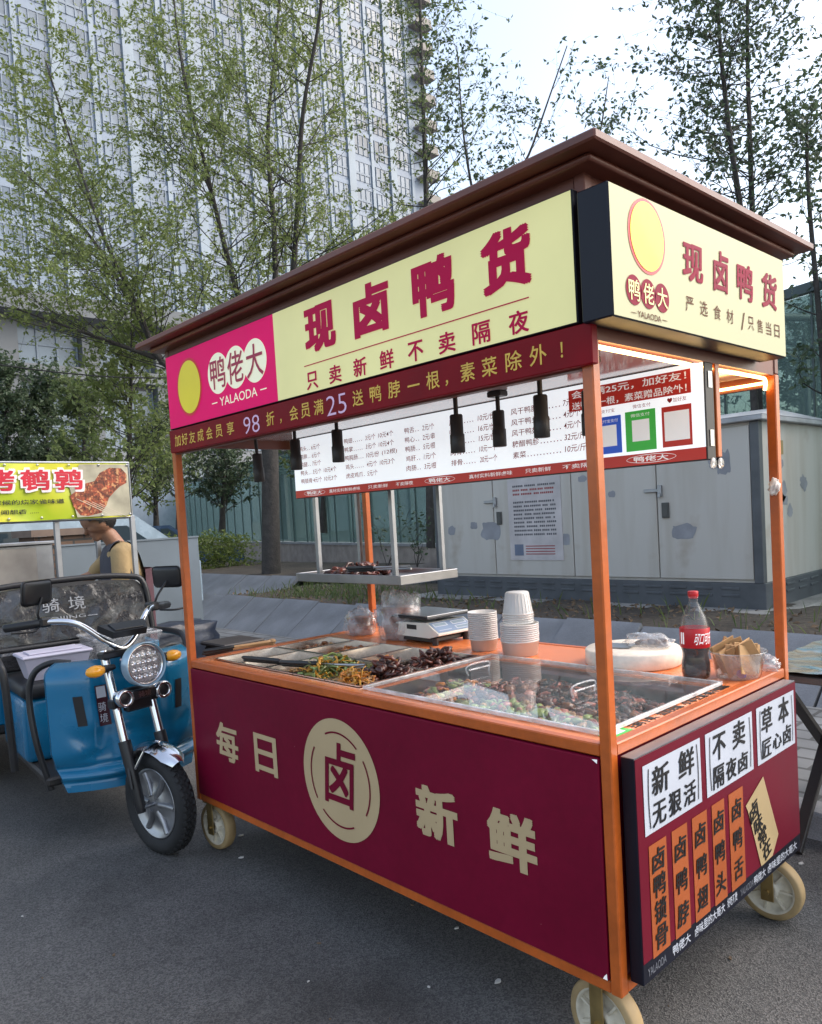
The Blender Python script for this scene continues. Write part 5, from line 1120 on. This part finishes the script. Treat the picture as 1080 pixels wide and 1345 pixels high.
# ------------------------------------------------------------------ table at the right edge
TB = thing('folding_table', 'folding table with crossed black legs and a crumpled plastic sheet at the right edge', 'table', (2.6, 1.8, 0))
b = MB(); b.box((1.78, 1.42, .665), (3.3, 2.20, .69), 0, .004); b.build('tabletop', mat('worn_board', (.14, .12, .10), .6, var=.3), TB)
b = MB()
for x in (1.86, 3.2):
    for (ya, yb, dx) in ((1.46, 2.14, 0), (2.14, 1.46, .03)):
        p0, p1 = Vector((x+dx, ya, .655)), Vector((x+dx, yb, .105 if yb > 1.7 else .005)); dd = (p1-p0).normalized(); M = Matrix.Translation(p0) @ dd.to_track_quat('Z', 'X').to_matrix().to_4x4()
        b = MB(); b.box((-.012, -.022, 0), (.012, .022, (p1-p0).length), 0, .003, M); b.build('leg', BLACKM, TB)
b = MB(); vs = []; nx_, ny_ = 46, 26
for j in range(ny_+1):
    for i in range(nx_+1):
        x, y = 1.77+1.54*i/nx_, 1.41+.80*j/ny_; q = Vector((x*5, y*6, 0)); vs.append((x, y, .704+.016*abs(mnoise.noise(q))+.01*mnoise.noise(q*2.7)))
b.add(vs, [(j*(nx_+1)+i, j*(nx_+1)+i+1, (j+1)*(nx_+1)+i+1, (j+1)*(nx_+1)+i) for j in range(ny_) for i in range(nx_)], 0, True)
m = bpy.data.materials.new('printed_sheet'); m.use_nodes = True; n = m.node_tree.nodes; l = m.node_tree.links; bs = n['Principled BSDF']; bs.inputs['Roughness'].default_value = .18; bs.inputs['Coat Weight'].default_value = .6
tc = n.new('ShaderNodeTexCoord'); mp = n.new('ShaderNodeMapping'); mp.inputs['Scale'].default_value = (2, 6, 1); mp.inputs['Rotation'].default_value = (0, 0, .5); l.new(tc.outputs['Object'], mp.inputs[0]); t = n.new('ShaderNodeTexNoise'); t.inputs['Scale'].default_value = 1.6; t.inputs['Detail'].default_value = 7; l.new(mp.outputs[0], t.inputs[0])
cr = n.new('ShaderNodeValToRGB'); e = cr.color_ramp.elements; e[0].position = .36; e[0].color = (.05, .08, .10, 1); e[1].position = .66; e[1].color = (.36, .38, .40, 1); q = cr.color_ramp.elements.new(.5); q.color = (.26, .22, .15, 1); q = cr.color_ramp.elements.new(.57); q.color = (.12, .22, .27, 1); l.new(t.outputs[0], cr.inputs[0]); l.new(cr.outputs[0], bs.inputs['Base Color'])
ts = b.build('plastic_sheet', m, TB)

# ------------------------------------------------------------------ trees
def leaf_mat(name, c1, c2, tl=.35):
    m = bpy.data.materials.new(name); m.use_nodes = True; n = m.node_tree.nodes; l = m.node_tree.links; n.remove(n['Principled BSDF'])
    g = n.new('ShaderNodeNewGeometry'); cr = n.new('ShaderNodeMix'); cr.data_type = 'RGBA'; cr.inputs[6].default_value = (*c1, 1); cr.inputs[7].default_value = (*c2, 1); l.new(g.outputs['Random Per Island'], cr.inputs[0])
    d = n.new('ShaderNodeBsdfPrincipled'); d.inputs['Roughness'].default_value = .5; t = n.new('ShaderNodeBsdfTranslucent'); l.new(cr.outputs[2], d.inputs['Base Color']); l.new(cr.outputs[2], t.inputs[0])
    ms = n.new('ShaderNodeMixShader'); ms.inputs[0].default_value = tl; l.new(d.outputs[0], ms.inputs[1]); l.new(t.outputs[0], ms.inputs[2]); l.new(ms.outputs[0], n['Material Output'].inputs[0]); return m
BARK = mat('bark', (.050, .044, .040), .9, var=.35, scale=10, bump=.8, bscale=30)
LEAF_A = leaf_mat('leaf_olive', (.15, .20, .05), (.29, .34, .12), .5); LEAF_D = leaf_mat('leaf_dark', (.045, .075, .04), (.10, .14, .07), .35)
LEAF_B = leaf_mat('leaf_mid', (.08, .12, .04), (.17, .21, .08), .45); LEAF_Y = leaf_mat('leaf_fresh', (.10, .15, .025), (.20, .24, .07), .4)
def leaves(b, pts, rnd, size, droop=.3, flat=.5):
    for p in pts:
        s = size*rnd.uniform(.6, 1.3); d = Vector((rnd.gauss(0, 1), rnd.gauss(0, 1), rnd.gauss(-droop, .7))).normalized()
        w_ = d.cross(Vector((rnd.gauss(0, 1), rnd.gauss(0, 1), rnd.gauss(0, 1)))).normalized()*s*.25; nrm = d.cross(w_).normalized()*s*.08
        b.add([p, p+d*s*.45+w_+nrm, p+d*s, p+d*s*.45-w_+nrm], [(0, 1, 2, 3)])
def tree(name, label, cat, stems, lm, seed, nb=16, bl=2.0, ntw=5, tl=.7, lpt=9, ls=.075, base=None, tmin=.25, up=.55, spread=1., group=None, wd=None):
    rnd = random.Random(seed); base = base or Vector(stems[0][0][0]); t = thing(name, label, cat, base, 0, group)
    wb, lbm = MB(), MB()
    for pts, r0, r1, fac in stems:
        P = smooth_path(pts, 7); k = len(P); wb.tube(P, [r0+(r1-r0)*(i/(k-1))**.8 for i in range(k)], 9, 0)
        ln = sum((P[i+1]-P[i]).length for i in range(k-1))
        for _ in range(int(nb*fac)):
            f = tmin+(1-tmin)*rnd.random()**.85; i = min(k-2, int(f*(k-1))); p = P[i].lerp(P[i+1], rnd.random()); dm = (P[i+1]-P[i]).normalized()
            a = rnd.uniform(0, 6.283); d = (Vector((math.cos(a), math.sin(a), 0))*spread+Vector((0, 0, rnd.uniform(.1, 1.1)*up))+dm*.35).normalized()
            L = bl*rnd.uniform(.5, 1.15)*(1.1-.55*f); q = [p]; dd = d.copy()
            for s in range(5): dd = (dd+Vector((rnd.gauss(0, .14), rnd.gauss(0, .14), rnd.gauss(.06, .12)))).normalized(); q.append(q[-1]+dd*L/5)
            rb = max(.005, (r0+(r1-r0)*f)*.24); wb.tube(q, [rb*(1-.8*s/5) for s in range(6)], 5, 0, False)
            for tw in range(ntw):
                g = .2+.8*(tw+rnd.random())/ntw; gi = min(4, int(g*5)); tp = q[gi].lerp(q[gi+1], min(1, g*5-gi)); dt = (Vector((rnd.gauss(0, 1), rnd.gauss(0, 1), rnd.gauss(.25, .7))).normalized()+dd*.8).normalized()
                Lt = tl*rnd.uniform(.4, 1.2); w2 = [tp]; d3 = dt
                for s in range(3): d3 = (d3+Vector((rnd.gauss(0, .2), rnd.gauss(0, .2), rnd.gauss(-.02, .15)))).normalized(); w2.append(w2[-1]+d3*Lt/3)
                wb.tube(w2, [rb*.35, rb*.26, rb*.2, .002], 3, 0, False, smooth=False)
                lp = []
                for _l in range(lpt):
                    h = rnd.random()*3; hi = min(2, int(h)); lp.append(w2[hi].lerp(w2[hi+1], h-hi)+Vector((rnd.gauss(0, .018), rnd.gauss(0, .018), rnd.gauss(0, .018))))
                leaves(lbm, lp, rnd, ls)
    wb.build('trunk', wd or BARK, t); lbm.build('crown', lm, t); return t
def S(T, *uvs): return [at(u, v, T+(q[2] if len(q) > 2 else 0)) for q in uvs for u, v in [q[:2]]]
TA = 14.6
fork = (354, 520)
tree('tree', 'thick dark trunk seen left of the hanging shelf, forking behind the lit front sign', 'tree', [
    (S(TA, (357, 775), (356, 690), (355, 600), (354, 520)), .19, .15, 0),
    (S(TA, (354, 522), (362, 420, .2), (360, 300, .4), (352, 180, .8), (362, 60, 1), (378, -120, 1.2)), .085, .018, 1.25),
    (S(TA, (354, 522), (380, 400, -.2), (390, 290, -.4), (398, 150, -.8), (420, 20, -1), (432, -120, -1)), .078, .018, 1.2),
    (S(TA, (354, 530), (325, 430, .3), (297, 330, .6), (268, 210, .5), (240, 90, .8), (222, -60, 1)), .08, .016, 1.3),
    (S(TA, (352, 545), (280, 500, -.5), (213, 476, -.8), (180, 400, -1.2), (140, 320, -1.5), (95, 190, -1.2), (60, 80, -1)), .07, .012, 1.3),
    (S(TA, (213, 476, -.8), (165, 385, -.2), (110, 300, .3), (30, 225, .6)), .06, .015, .7),
    (S(TA, (205, 470, -.8), (120, 440, -1.4), (20, 405, -1.8)), .05, .012, .55)],
    LEAF_A, 41, nb=46, bl=3.1, ntw=9, tl=.95, lpt=20, ls=.078, tmin=.12, spread=1.25, up=.45)
tree('tree', 'slender tree with thin grey stem rising at the right edge of the tower', 'tree', [(S(13.2, (566, 720), (562, 420), (560, 265), (555, 110), (548, -120)), .08, .02, 1.5)], LEAF_B, 42, nb=34, bl=1.9, ntw=7, tl=.8, lpt=11, ls=.08, tmin=.35, spread=1.2)
tree('tree', 'low twiggy tree with sparse leaves against the sky above the sign', 'tree', [
    (S(11.5, (690, 720), (685, 420), (672, 265), (700, 190), (745, 60)), .05, .008, .8), (S(11.5, (690, 480), (640, 330), (612, 200), (600, 60)), .04, .008, .8), (S(11.5, (690, 500), (750, 320), (785, 190), (800, 100)), .04, .006, .5)], LEAF_D, 43, nb=22, bl=1.3, ntw=6, tl=.6, lpt=9, ls=.075, tmin=.35, up=.7, spread=1.1)
tree('tree', 'tall twin stemmed tree above the right end of the cart roof', 'tree', [
    (S(8.5, (1000, 700), (992, 540), (978, 320), (958, 170), (945, 40), (935, -160)), .055, .014, 1.6), (S(8.6, (1004, 700), (998, 540), (990, 320), (985, 170), (982, 40), (985, -160)), .05, .014, 1.6)], LEAF_D, 44, nb=40, bl=1.7, ntw=6, tl=.55, lpt=9, ls=.068, tmin=.38, up=.25, spread=1.3)
tree('tree', 'bushy tree with drooping leafy twigs right of the lit side sign', 'tree', [
    (S(7.9, (1090, 700), (1085, 520), (1075, 400), (1062, 250), (1060, 150)), .05, .012, 1), (S(7.9, (1088, 560), (1140, 420), (1160, 260)), .04, .01, .7)], LEAF_D, 45, nb=26, bl=.9, ntw=6, tl=.45, lpt=9, ls=.075, tmin=.15, up=.3)
# trees further left
def small_tree(u, T, v0, v1, label, lm, seed, nb=20, bl=1.2, ls=.11, r=.10, lean=0, tmin=.3, up=.5, lpt=9, tw=6):
    return tree('tree', label, 'tree', [(S(T, (u, v0), (u+lean*.3, v0+(v1-v0)*.4), (u+lean, v1)), r, .02, 1.6)], lm, seed, nb=nb, bl=bl, ntw=tw, tl=.55, lpt=lpt, ls=ls, tmin=tmin, up=up, group='trees beyond the quail stall')
small_tree(8, 20, 712, 490, 'dark dense tree at the far left above the quail stall banner', LEAF_D, 51, 46, 1.3, .13, lpt=14)
small_tree(62, 21, 712, 500, 'dark dense tree above the middle of the quail stall banner', LEAF_D, 52, 44, 1.3, .13, lpt=14)
small_tree(110, 19, 712, 520, 'dark round tree above the right end of the quail stall banner', LEAF_B, 53, 40, 1.2, .12, lpt=13)
small_tree(168, 15, 712, 430, 'pale olive tree with slim trunk just right of the quail stall banner', LEAF_A, 54, 44, 1.7, .11, .09, 6, .25, .5, 12)
small_tree(206, 22, 712, 560, 'small forked tree beside the orange left post of the cart', LEAF_B, 55, 34, 1.5, .12, .11, -6, .3, .6, 10)
small_tree(292, 24, 700, 560, 'dark leafy tree seen through the cart over the low end of the glass hall', LEAF_D, 56, 46, 1.9, .13, .12, 5, .25, .5, 12)
small_tree(235, 30, 705, 520, 'far tree behind the cart roof corner', LEAF_B, 57, 40, 2.2, .16, .14, 0, .25, .5, 10)
small_tree(425, 21, 700, 470, 'tree behind the glass hall in the middle of the view', LEAF_B, 58, 44, 2.2, .14, .12, 4, .3, .5, 10)
small_tree(880, 16, 690, 440, 'dark tree behind the transformer cabinet', LEAF_D, 59, 50, 1.8, .12, .13, 5, .1, .5, 12)
small_tree(1050, 15, 690, 440, 'dark tree inside the line of the glass hall at the right', LEAF_D, 60, 46, 1.7, .12, .13, 5, .1, .5, 12)
# hedge and weeds
rnd = random.Random(8)
def bush(name, label, cat, c0, c1, hgt, dep, n, ls, lm, kind=None):
    b = MB(); pts = []
    for _ in range(n):
        f = rnd.random(); p = c0.lerp(c1, f)+Vector((rnd.uniform(-dep, dep), rnd.uniform(-dep, dep), 0)); hh = hgt*(.75+.25*mnoise.noise(p*1.5)); p.z += hh*rnd.random()**.6; pts.append(p)
    leaves(b, pts, rnd, ls, 0.); return tag(b.build(name, lm), label, cat, kind=kind)
p0, p1 = at(180, 712, 16.5), at(320, 712, 18.5); p0.z = p1.z = 0
bush('hedge', 'clipped green hedge beyond the stall between the metal panel and glass hall', 'hedge', p0, p1, 1.45, .4, 5200, .09, LEAF_Y)
b = MB()
for _ in range(900):
    q = Vector((rnd.uniform(-7, 1.5), rnd.uniform(3.85, 4.9), 0)) if rnd.random() < .35 else Vector((rnd.gauss(-4.7, .8), rnd.uniform(3.9, 5.2), 0))
    if X0-.35 < q.x < X1+.3 and q.y > 4.7: continue
    z = bed_z(q.x, q.y)-.01; h = rnd.uniform(.06, .22); d = Vector((rnd.gauss(0, .35), rnd.gauss(0, .35), 1)).normalized(); s = Vector((rnd.gauss(0, 1), rnd.gauss(0, 1), 0)).normalized()*.006; p = Vector((q.x, q.y, z))
    b.add([p-s, p+s, p+d*h*.6+s*.7+Vector((0, 0, 0)), p+d*h+Vector((d.x, d.y, -.2))*h*.3, p+d*h*.6-s*.7], [(0, 1, 2, 3, 4)])
tag(b.build('weeds', LEAF_B), 'tufts of green weeds on the soil behind the slab edging', 'weeds', kind='stuff')
b = MB(); pts = []
for _ in range(1500): x, y = rnd.uniform(-7, 4), rnd.uniform(3.8, 5.0); pts.append(Vector((x, y, bed_z(x, y)+.004)))
leaves(b, pts, rnd, .05, -.05); tag(b.build('fallen_leaves', mat('dry_leaf', (.14, .09, .05), .8, var=.3)), 'dry fallen leaves scattered over the bare soil', 'leaves', kind='stuff')
def sapling(u, v, T, h, n, label, seed):
    r2 = random.Random(seed); p = at(u, v, T); t = thing('sapling', label, 'plant', p)
    b, lb_ = MB(), MB()
    for k in range(n):
        d = Vector((r2.gauss(0, .25), r2.gauss(0, .25), 1)).normalized(); q = [p+d*h*i/5+Vector((r2.gauss(0, .02), r2.gauss(0, .02), 0))*i for i in range(6)]; b.tube(q, [.006, .005, .004, .0035, .003, .002], 4, caps=False)
        leaves(lb_, [q[i].lerp(q[i+1], r2.random())+Vector((r2.gauss(0, .04), r2.gauss(0, .04), r2.gauss(0, .04))) for i in range(1, 5) for _ in range(5)], r2, .06)
    b.build('stem', BARK, t); lb_.build('foliage', LEAF_D, t)
sapling(509, 745, 9.6, .9, 4, 'thin leafless looking sapling behind the hanging shelf', 1); sapling(548, 745, 9.3, .65, 5, 'low bushy sapling beside the left end of the transformer cabinet', 2)

# ------------------------------------------------------------------ tower and podium
TW = thing('tower_block', 'tall pale tower block with dark windows and grey piers filling the upper left', 'building', (-80, 35, 0))
TWX, TY0, TY1, TH_ = -67., -14., 71., 96.
PANEL = mat('tower_panel', (.235, .285, .36), .5, var=.1, scale=.3); PIER = mat('tower_pier', (.27, .325, .38), .5, var=.15, scale=.3); TWIN = mat('tower_glass', (.17, .21, .26), .08, var=.55, scale=.16); WFR = mat('window_frame', (.22, .265, .32), .5)
b = MB(); b.box((TWX-24, TY0, 0), (TWX, TY1, TH_)); b.build('wall', PANEL, TW)
bay, fl = 3.3, 3.1; nbay = int((TY1-TY0-3)/bay)
for i in range(nbay+1):
    y = TY1-3-bay*i; b = MB(); pw_ = .5 if i % 2 else .22; b.box((TWX+.002, y-pw_, 0), (TWX+(.3 if i % 2 else .2), y+pw_, TH_-1)); b.build('pier', PIER, TW)
b = MB()
for f in range(4, 29): b.box((TWX+.003, TY0, f*fl-.35), (TWX+.10, TY1-2.4, f*fl+.12))
bt = b.build('floor_bands', PANEL, TW); bt['kind'] = 'stuff'
cells = [(f, i) for f in range(4, 28) for i in range(nbay)]
def zvis(f, i): return (TY1-3-bay*(i+.5), f*fl)
vis = []
rest = MB(); nwin = 0
rw = random.Random(4)
for f, i in sorted(cells, key=lambda c: ((TWX-CAM.x)**2+(zvis(*c)[0]-CAM.y)**2+(zvis(*c)[1])**2)):
    y, z = zvis(f, i); q = Vector((TWX, y, z+1.4))-CAM; dpt = q.dot(FW); uu = 540+FPX*q.dot(RT)/dpt; vv = PPY-FPX*q.dot(UP)/dpt
    b = MB(); n_ = 3; ww = bay-1.05
    def cell(b):
        b.box((TWX+.002, y-ww/2, z+.55), (TWX+.05, y+ww/2, z+2.75), 1)
        for k in range(n_+1): b.box((TWX+.051, y-ww/2+ww*k/n_-.045, z+.55), (TWX+.13, y-ww/2+ww*k/n_+.045, z+2.75), 0)
        b.box((TWX+.051, y-ww/2+.05, z+1.25+.2*rw.random()), (TWX+.12, y+ww/2-.05, z+1.52), 0)
    if nwin < 100 and -40 < uu < 620 and -60 < vv < 480: cell(b); b.build('window', [WFR, TWIN], TW); nwin += 1
    else: cell(rest)
rs = rest.build('window', [WFR, TWIN], TW); rs['kind'] = 'stuff'
for f in range(4, 28):
    b = MB(); b.box((TWX+.002, TY1-2.2, f*fl), (TWX+1.5, TY1+.6, f*fl+.22)); b.box((TWX+1.38, TY1-2.1, f*fl+.22), (TWX+1.46, TY1+.5, f*fl+1.05)); b.build('balcony', mat('tan_balcony', (.24, .22, .20), .6), TW)
POD = thing('podium_building', 'lower wing with deep concrete canopy bands and bright windows at the far left', 'building', (-52, 12, 0))
PX_ = -45.
b = MB(); b.box((PX_-18, -30, 0), (PX_, 33, 14.0)); b.build('wall', mat('podium_wall', (.21, .22, .235), .6, var=.15, scale=.4), POD)
PCON = mat('podium_concrete', (.15, .16, .17), .7, var=.15, scale=.5)
b = MB(); b.box((PX_-18, -30, 14.001), (PX_+2.2, 33.5, 15.1)); b.build('roof_canopy', PCON, POD)
b = MB(); b.box((PX_+.002, -30, 10.6), (PX_+1.0, 33.2, 11.3)); b.build('lower_band', PCON, POD)
for i in range(13):
    y = 31-4.6*i; b = MB(); b.box((PX_+.002, y-.5, 0), (PX_+.8, y+.5, 10.599)); b.box((PX_+.002, y-.5, 11.301), (PX_+.8, y+.5, 14.0)); b.build('column', PCON, POD)
    for z0, z1 in ((11.5, 13.7), (6.6, 10.3), (1.5, 5.6)):
        b = MB(); b.box((PX_+.002, y-4.0, z0), (PX_+.06, y-.6, z1), 1)
        for k in range(4): b.box((PX_+.061, y-4.0+3.4*k/3-.05, z0), (PX_+.14, y-4.0+3.4*k/3+.05, z1))
        b.box((PX_+.061, y-3.9, (z0+z1)/2-.05), (PX_+.13, y-.7, (z0+z1)/2+.05)); b.build('window', [WFR, mat('podium_glass', (.16, .20, .24), .08, var=.3, scale=.2)], POD)
# pale hoarding, parked cars, low brick wall on the left
w0, w1 = at(120, 700, 34), at(330, 695, 40); w0.z = w1.z = 0
dw = (w1-w0).normalized(); PH = lambda u, v, h=0.: w0+dw*u+Vector((dw.y, -dw.x, 0))*h+Vector((0, 0, v))
b = MB(); hw_ = (w1-w0).length; b.prism([(0, 0), (hw_, 0), (hw_, 3.6), (0, 3.6)], 0, .1, PH); tag(b.build('hoarding_wall', mat('pale_blue_hoarding', (.22, .27, .33), .5, var=.08)), 'pale blue hoarding wall far behind the small trees on the left', 'wall')
def car(name, label, c, rz, L, H, Wd, col, cm, van=False, group=None):
    t = thing(name, label, 'van' if van else 'car', c, rz); F = Matrix.Translation(c) @ Rot('Z', rz)
    if van: pr = [(-L/2, .35), (L/2, .35), (L/2, .9), (L/2-.25, 1.1), (L/2-1.0, H), (-L/2+.1, H), (-L/2, H-.2)]
    else: pr = [(-L/2, .35), (L/2, .32), (L/2, .62), (L/2-.3, .78), (L/2-1.15, .88), (L/2-1.9, H), (-L/2+1.3, H), (-L/2+.5, .98), (-L/2, .9)]
    b = MB(); PP = lambda u, v, h=0.: F @ Vector((u, h, v)); b.prism(pr, -Wd/2, Wd/2, PP); b.build('body', cm, t)
    gm = mat('car_glass', (.03, .045, .055), .05, var=0)
    if van: wn = [[(-L/2+.3, 1.05), (-.1, 1.05), (-.1, H-.18), (-L/2+.3, H-.18)], [(.05, 1.05), (L/2-.5, 1.05), (L/2-1.05, H-.18), (.05, H-.18)]]
    else: wn = [[(-L/2+1.0, .95), (0, .95), (0, H-.08), (-L/2+1.4, H-.08)], [(.06, .95), (L/2-1.35, .92), (L/2-1.95, H-.08), (.06, H-.08)]]
    for p in wn:
        b = MB(); b.prism(p, Wd/2+.001, Wd/2+.006, PP); b.prism(p, -Wd/2-.006, -Wd/2-.001, PP); b.build('side_window', gm, t)
    for x in (-L/2+.75, L/2-.8):
        for s in (-1, 1):
            b = MB(); b.lathe([(0, -.09), (.18, -.09), (.2, -.1), (.3, -.1), (.31, 0), (.3, .1), (.2, .1), (.18, .09), (0, .09)], F @ Tr(x, s*(Wd/2-.06), .31) @ Rot('X', R(90)), 24); b.build('wheel', RUBBER, t)
c = at(20, 700, 9.6); c.z = 0; car('parked_van', 'pale blue van parked behind the steel cabinets at the left edge', c, R(95), 4.2, 1.62, 1.6, None, mat('van_paint', (.32, .40, .46), .25, coat=.5), True)
c = at(196, 700, 20); c.z = 0; car('parked_car', 'dark blue car parked beyond the hedge near the cart post', c, R(80), 4.4, 1.46, 1.75, None, mat('car_paint', (.03, .06, .12), .25, coat=.5))
w0, w1 = at(38, 700, 7.6), at(128, 700, 8.2); w0.z = w1.z = 0; dw2 = (w1-w0).normalized(); PH2 = lambda u, v, h=0.: w0+dw2*u+Vector((dw2.y, -dw2.x, 0))*h+Vector((0, 0, v))
hw2 = (w1-w0).length; b = MB(); b.prism([(.05, 0), (hw2-.05, 0), (hw2-.05, 1.36), (.05, 1.36)], -.3, 0, PH2)
bt_ = thing('brick_parapet', 'low brown brick parapet with flat coping behind the steel cabinets', 'wall', (w0+w1)/2)
b.build('wall', brick_mat('brown_brick', (.16, .095, .06), (.11, .065, .045), (.05, .045, .04), 1, .24, .07, .8, axes='YZ'), bt_); b = MB(); b.prism([(0, 1.361), (hw2, 1.361), (hw2, 1.43), (0, 1.43)], -.34, .04, PH2); b.build('coping', mat('brown_stone', (.15, .105, .08), .7, var=.2), bt_)
# overhead cable, litter
b = MB(); a0, a1 = at(-60, 470, 12), at(420, 470, 15); b.tube([a0.lerp(a1, i/12)+Vector((0, 0, -.35*math.sin(math.pi*i/12))) for i in range(13)], .012, 5); tag(b.build('overhead_cable', BLACKM), 'thin black overhead cable crossing the trees at the left', 'cable')
lit = [(452, 1117, .03, 0), (317, 1098, .025, 0), (655, 1290, .02, 0), (1052, 1135, .02, 0), (600, 1220, .014, 0), (318, 1127, .02, 0), (150, 1255, .012, 1), (960, 1260, .016, 1), (420, 1240, .012, 1)]
rnd = random.Random(17)
for i in range(12): lit.append((rnd.uniform(0, 1080), rnd.uniform(1120, 1340), rnd.uniform(.004, .009), 0 if rnd.random() < .3 else 1))
lm_ = [mat('pale_scrap', (.55, .53, .5), .7), mat('brown_scrap', (.16, .11, .07), .8)]
for u, v, s, k in lit:
    s *= .6
    p = onz(u, v, .001); M = Matrix.Translation(p) @ Rot('Z', rnd.uniform(0, 6)); b = MB()
    pts = [(s*(1+.4*rnd.uniform(-1, 1))*math.cos(a), s*.5*(1+.5*rnd.uniform(-1, 1))*math.sin(a)) for a in [i*1.047 for i in range(6)]]
    b.add([M @ Vector((x, y, .004+rnd.random()*s*.25)) for x, y in pts]+[M @ Vector((x, y, .001)) for x, y in pts], [(0, 1, 2, 3, 4, 5)]+[(6+i, 6+(i+1) % 6, (i+1) % 6, i) for i in range(6)])
    tag(b.build('litter', lm_[k]), 'tiny pale scrap of litter on the asphalt' if k == 0 else 'tiny brown scrap of litter on the asphalt', 'litter', 'pale litter scraps' if k == 0 else 'brown litter scraps')
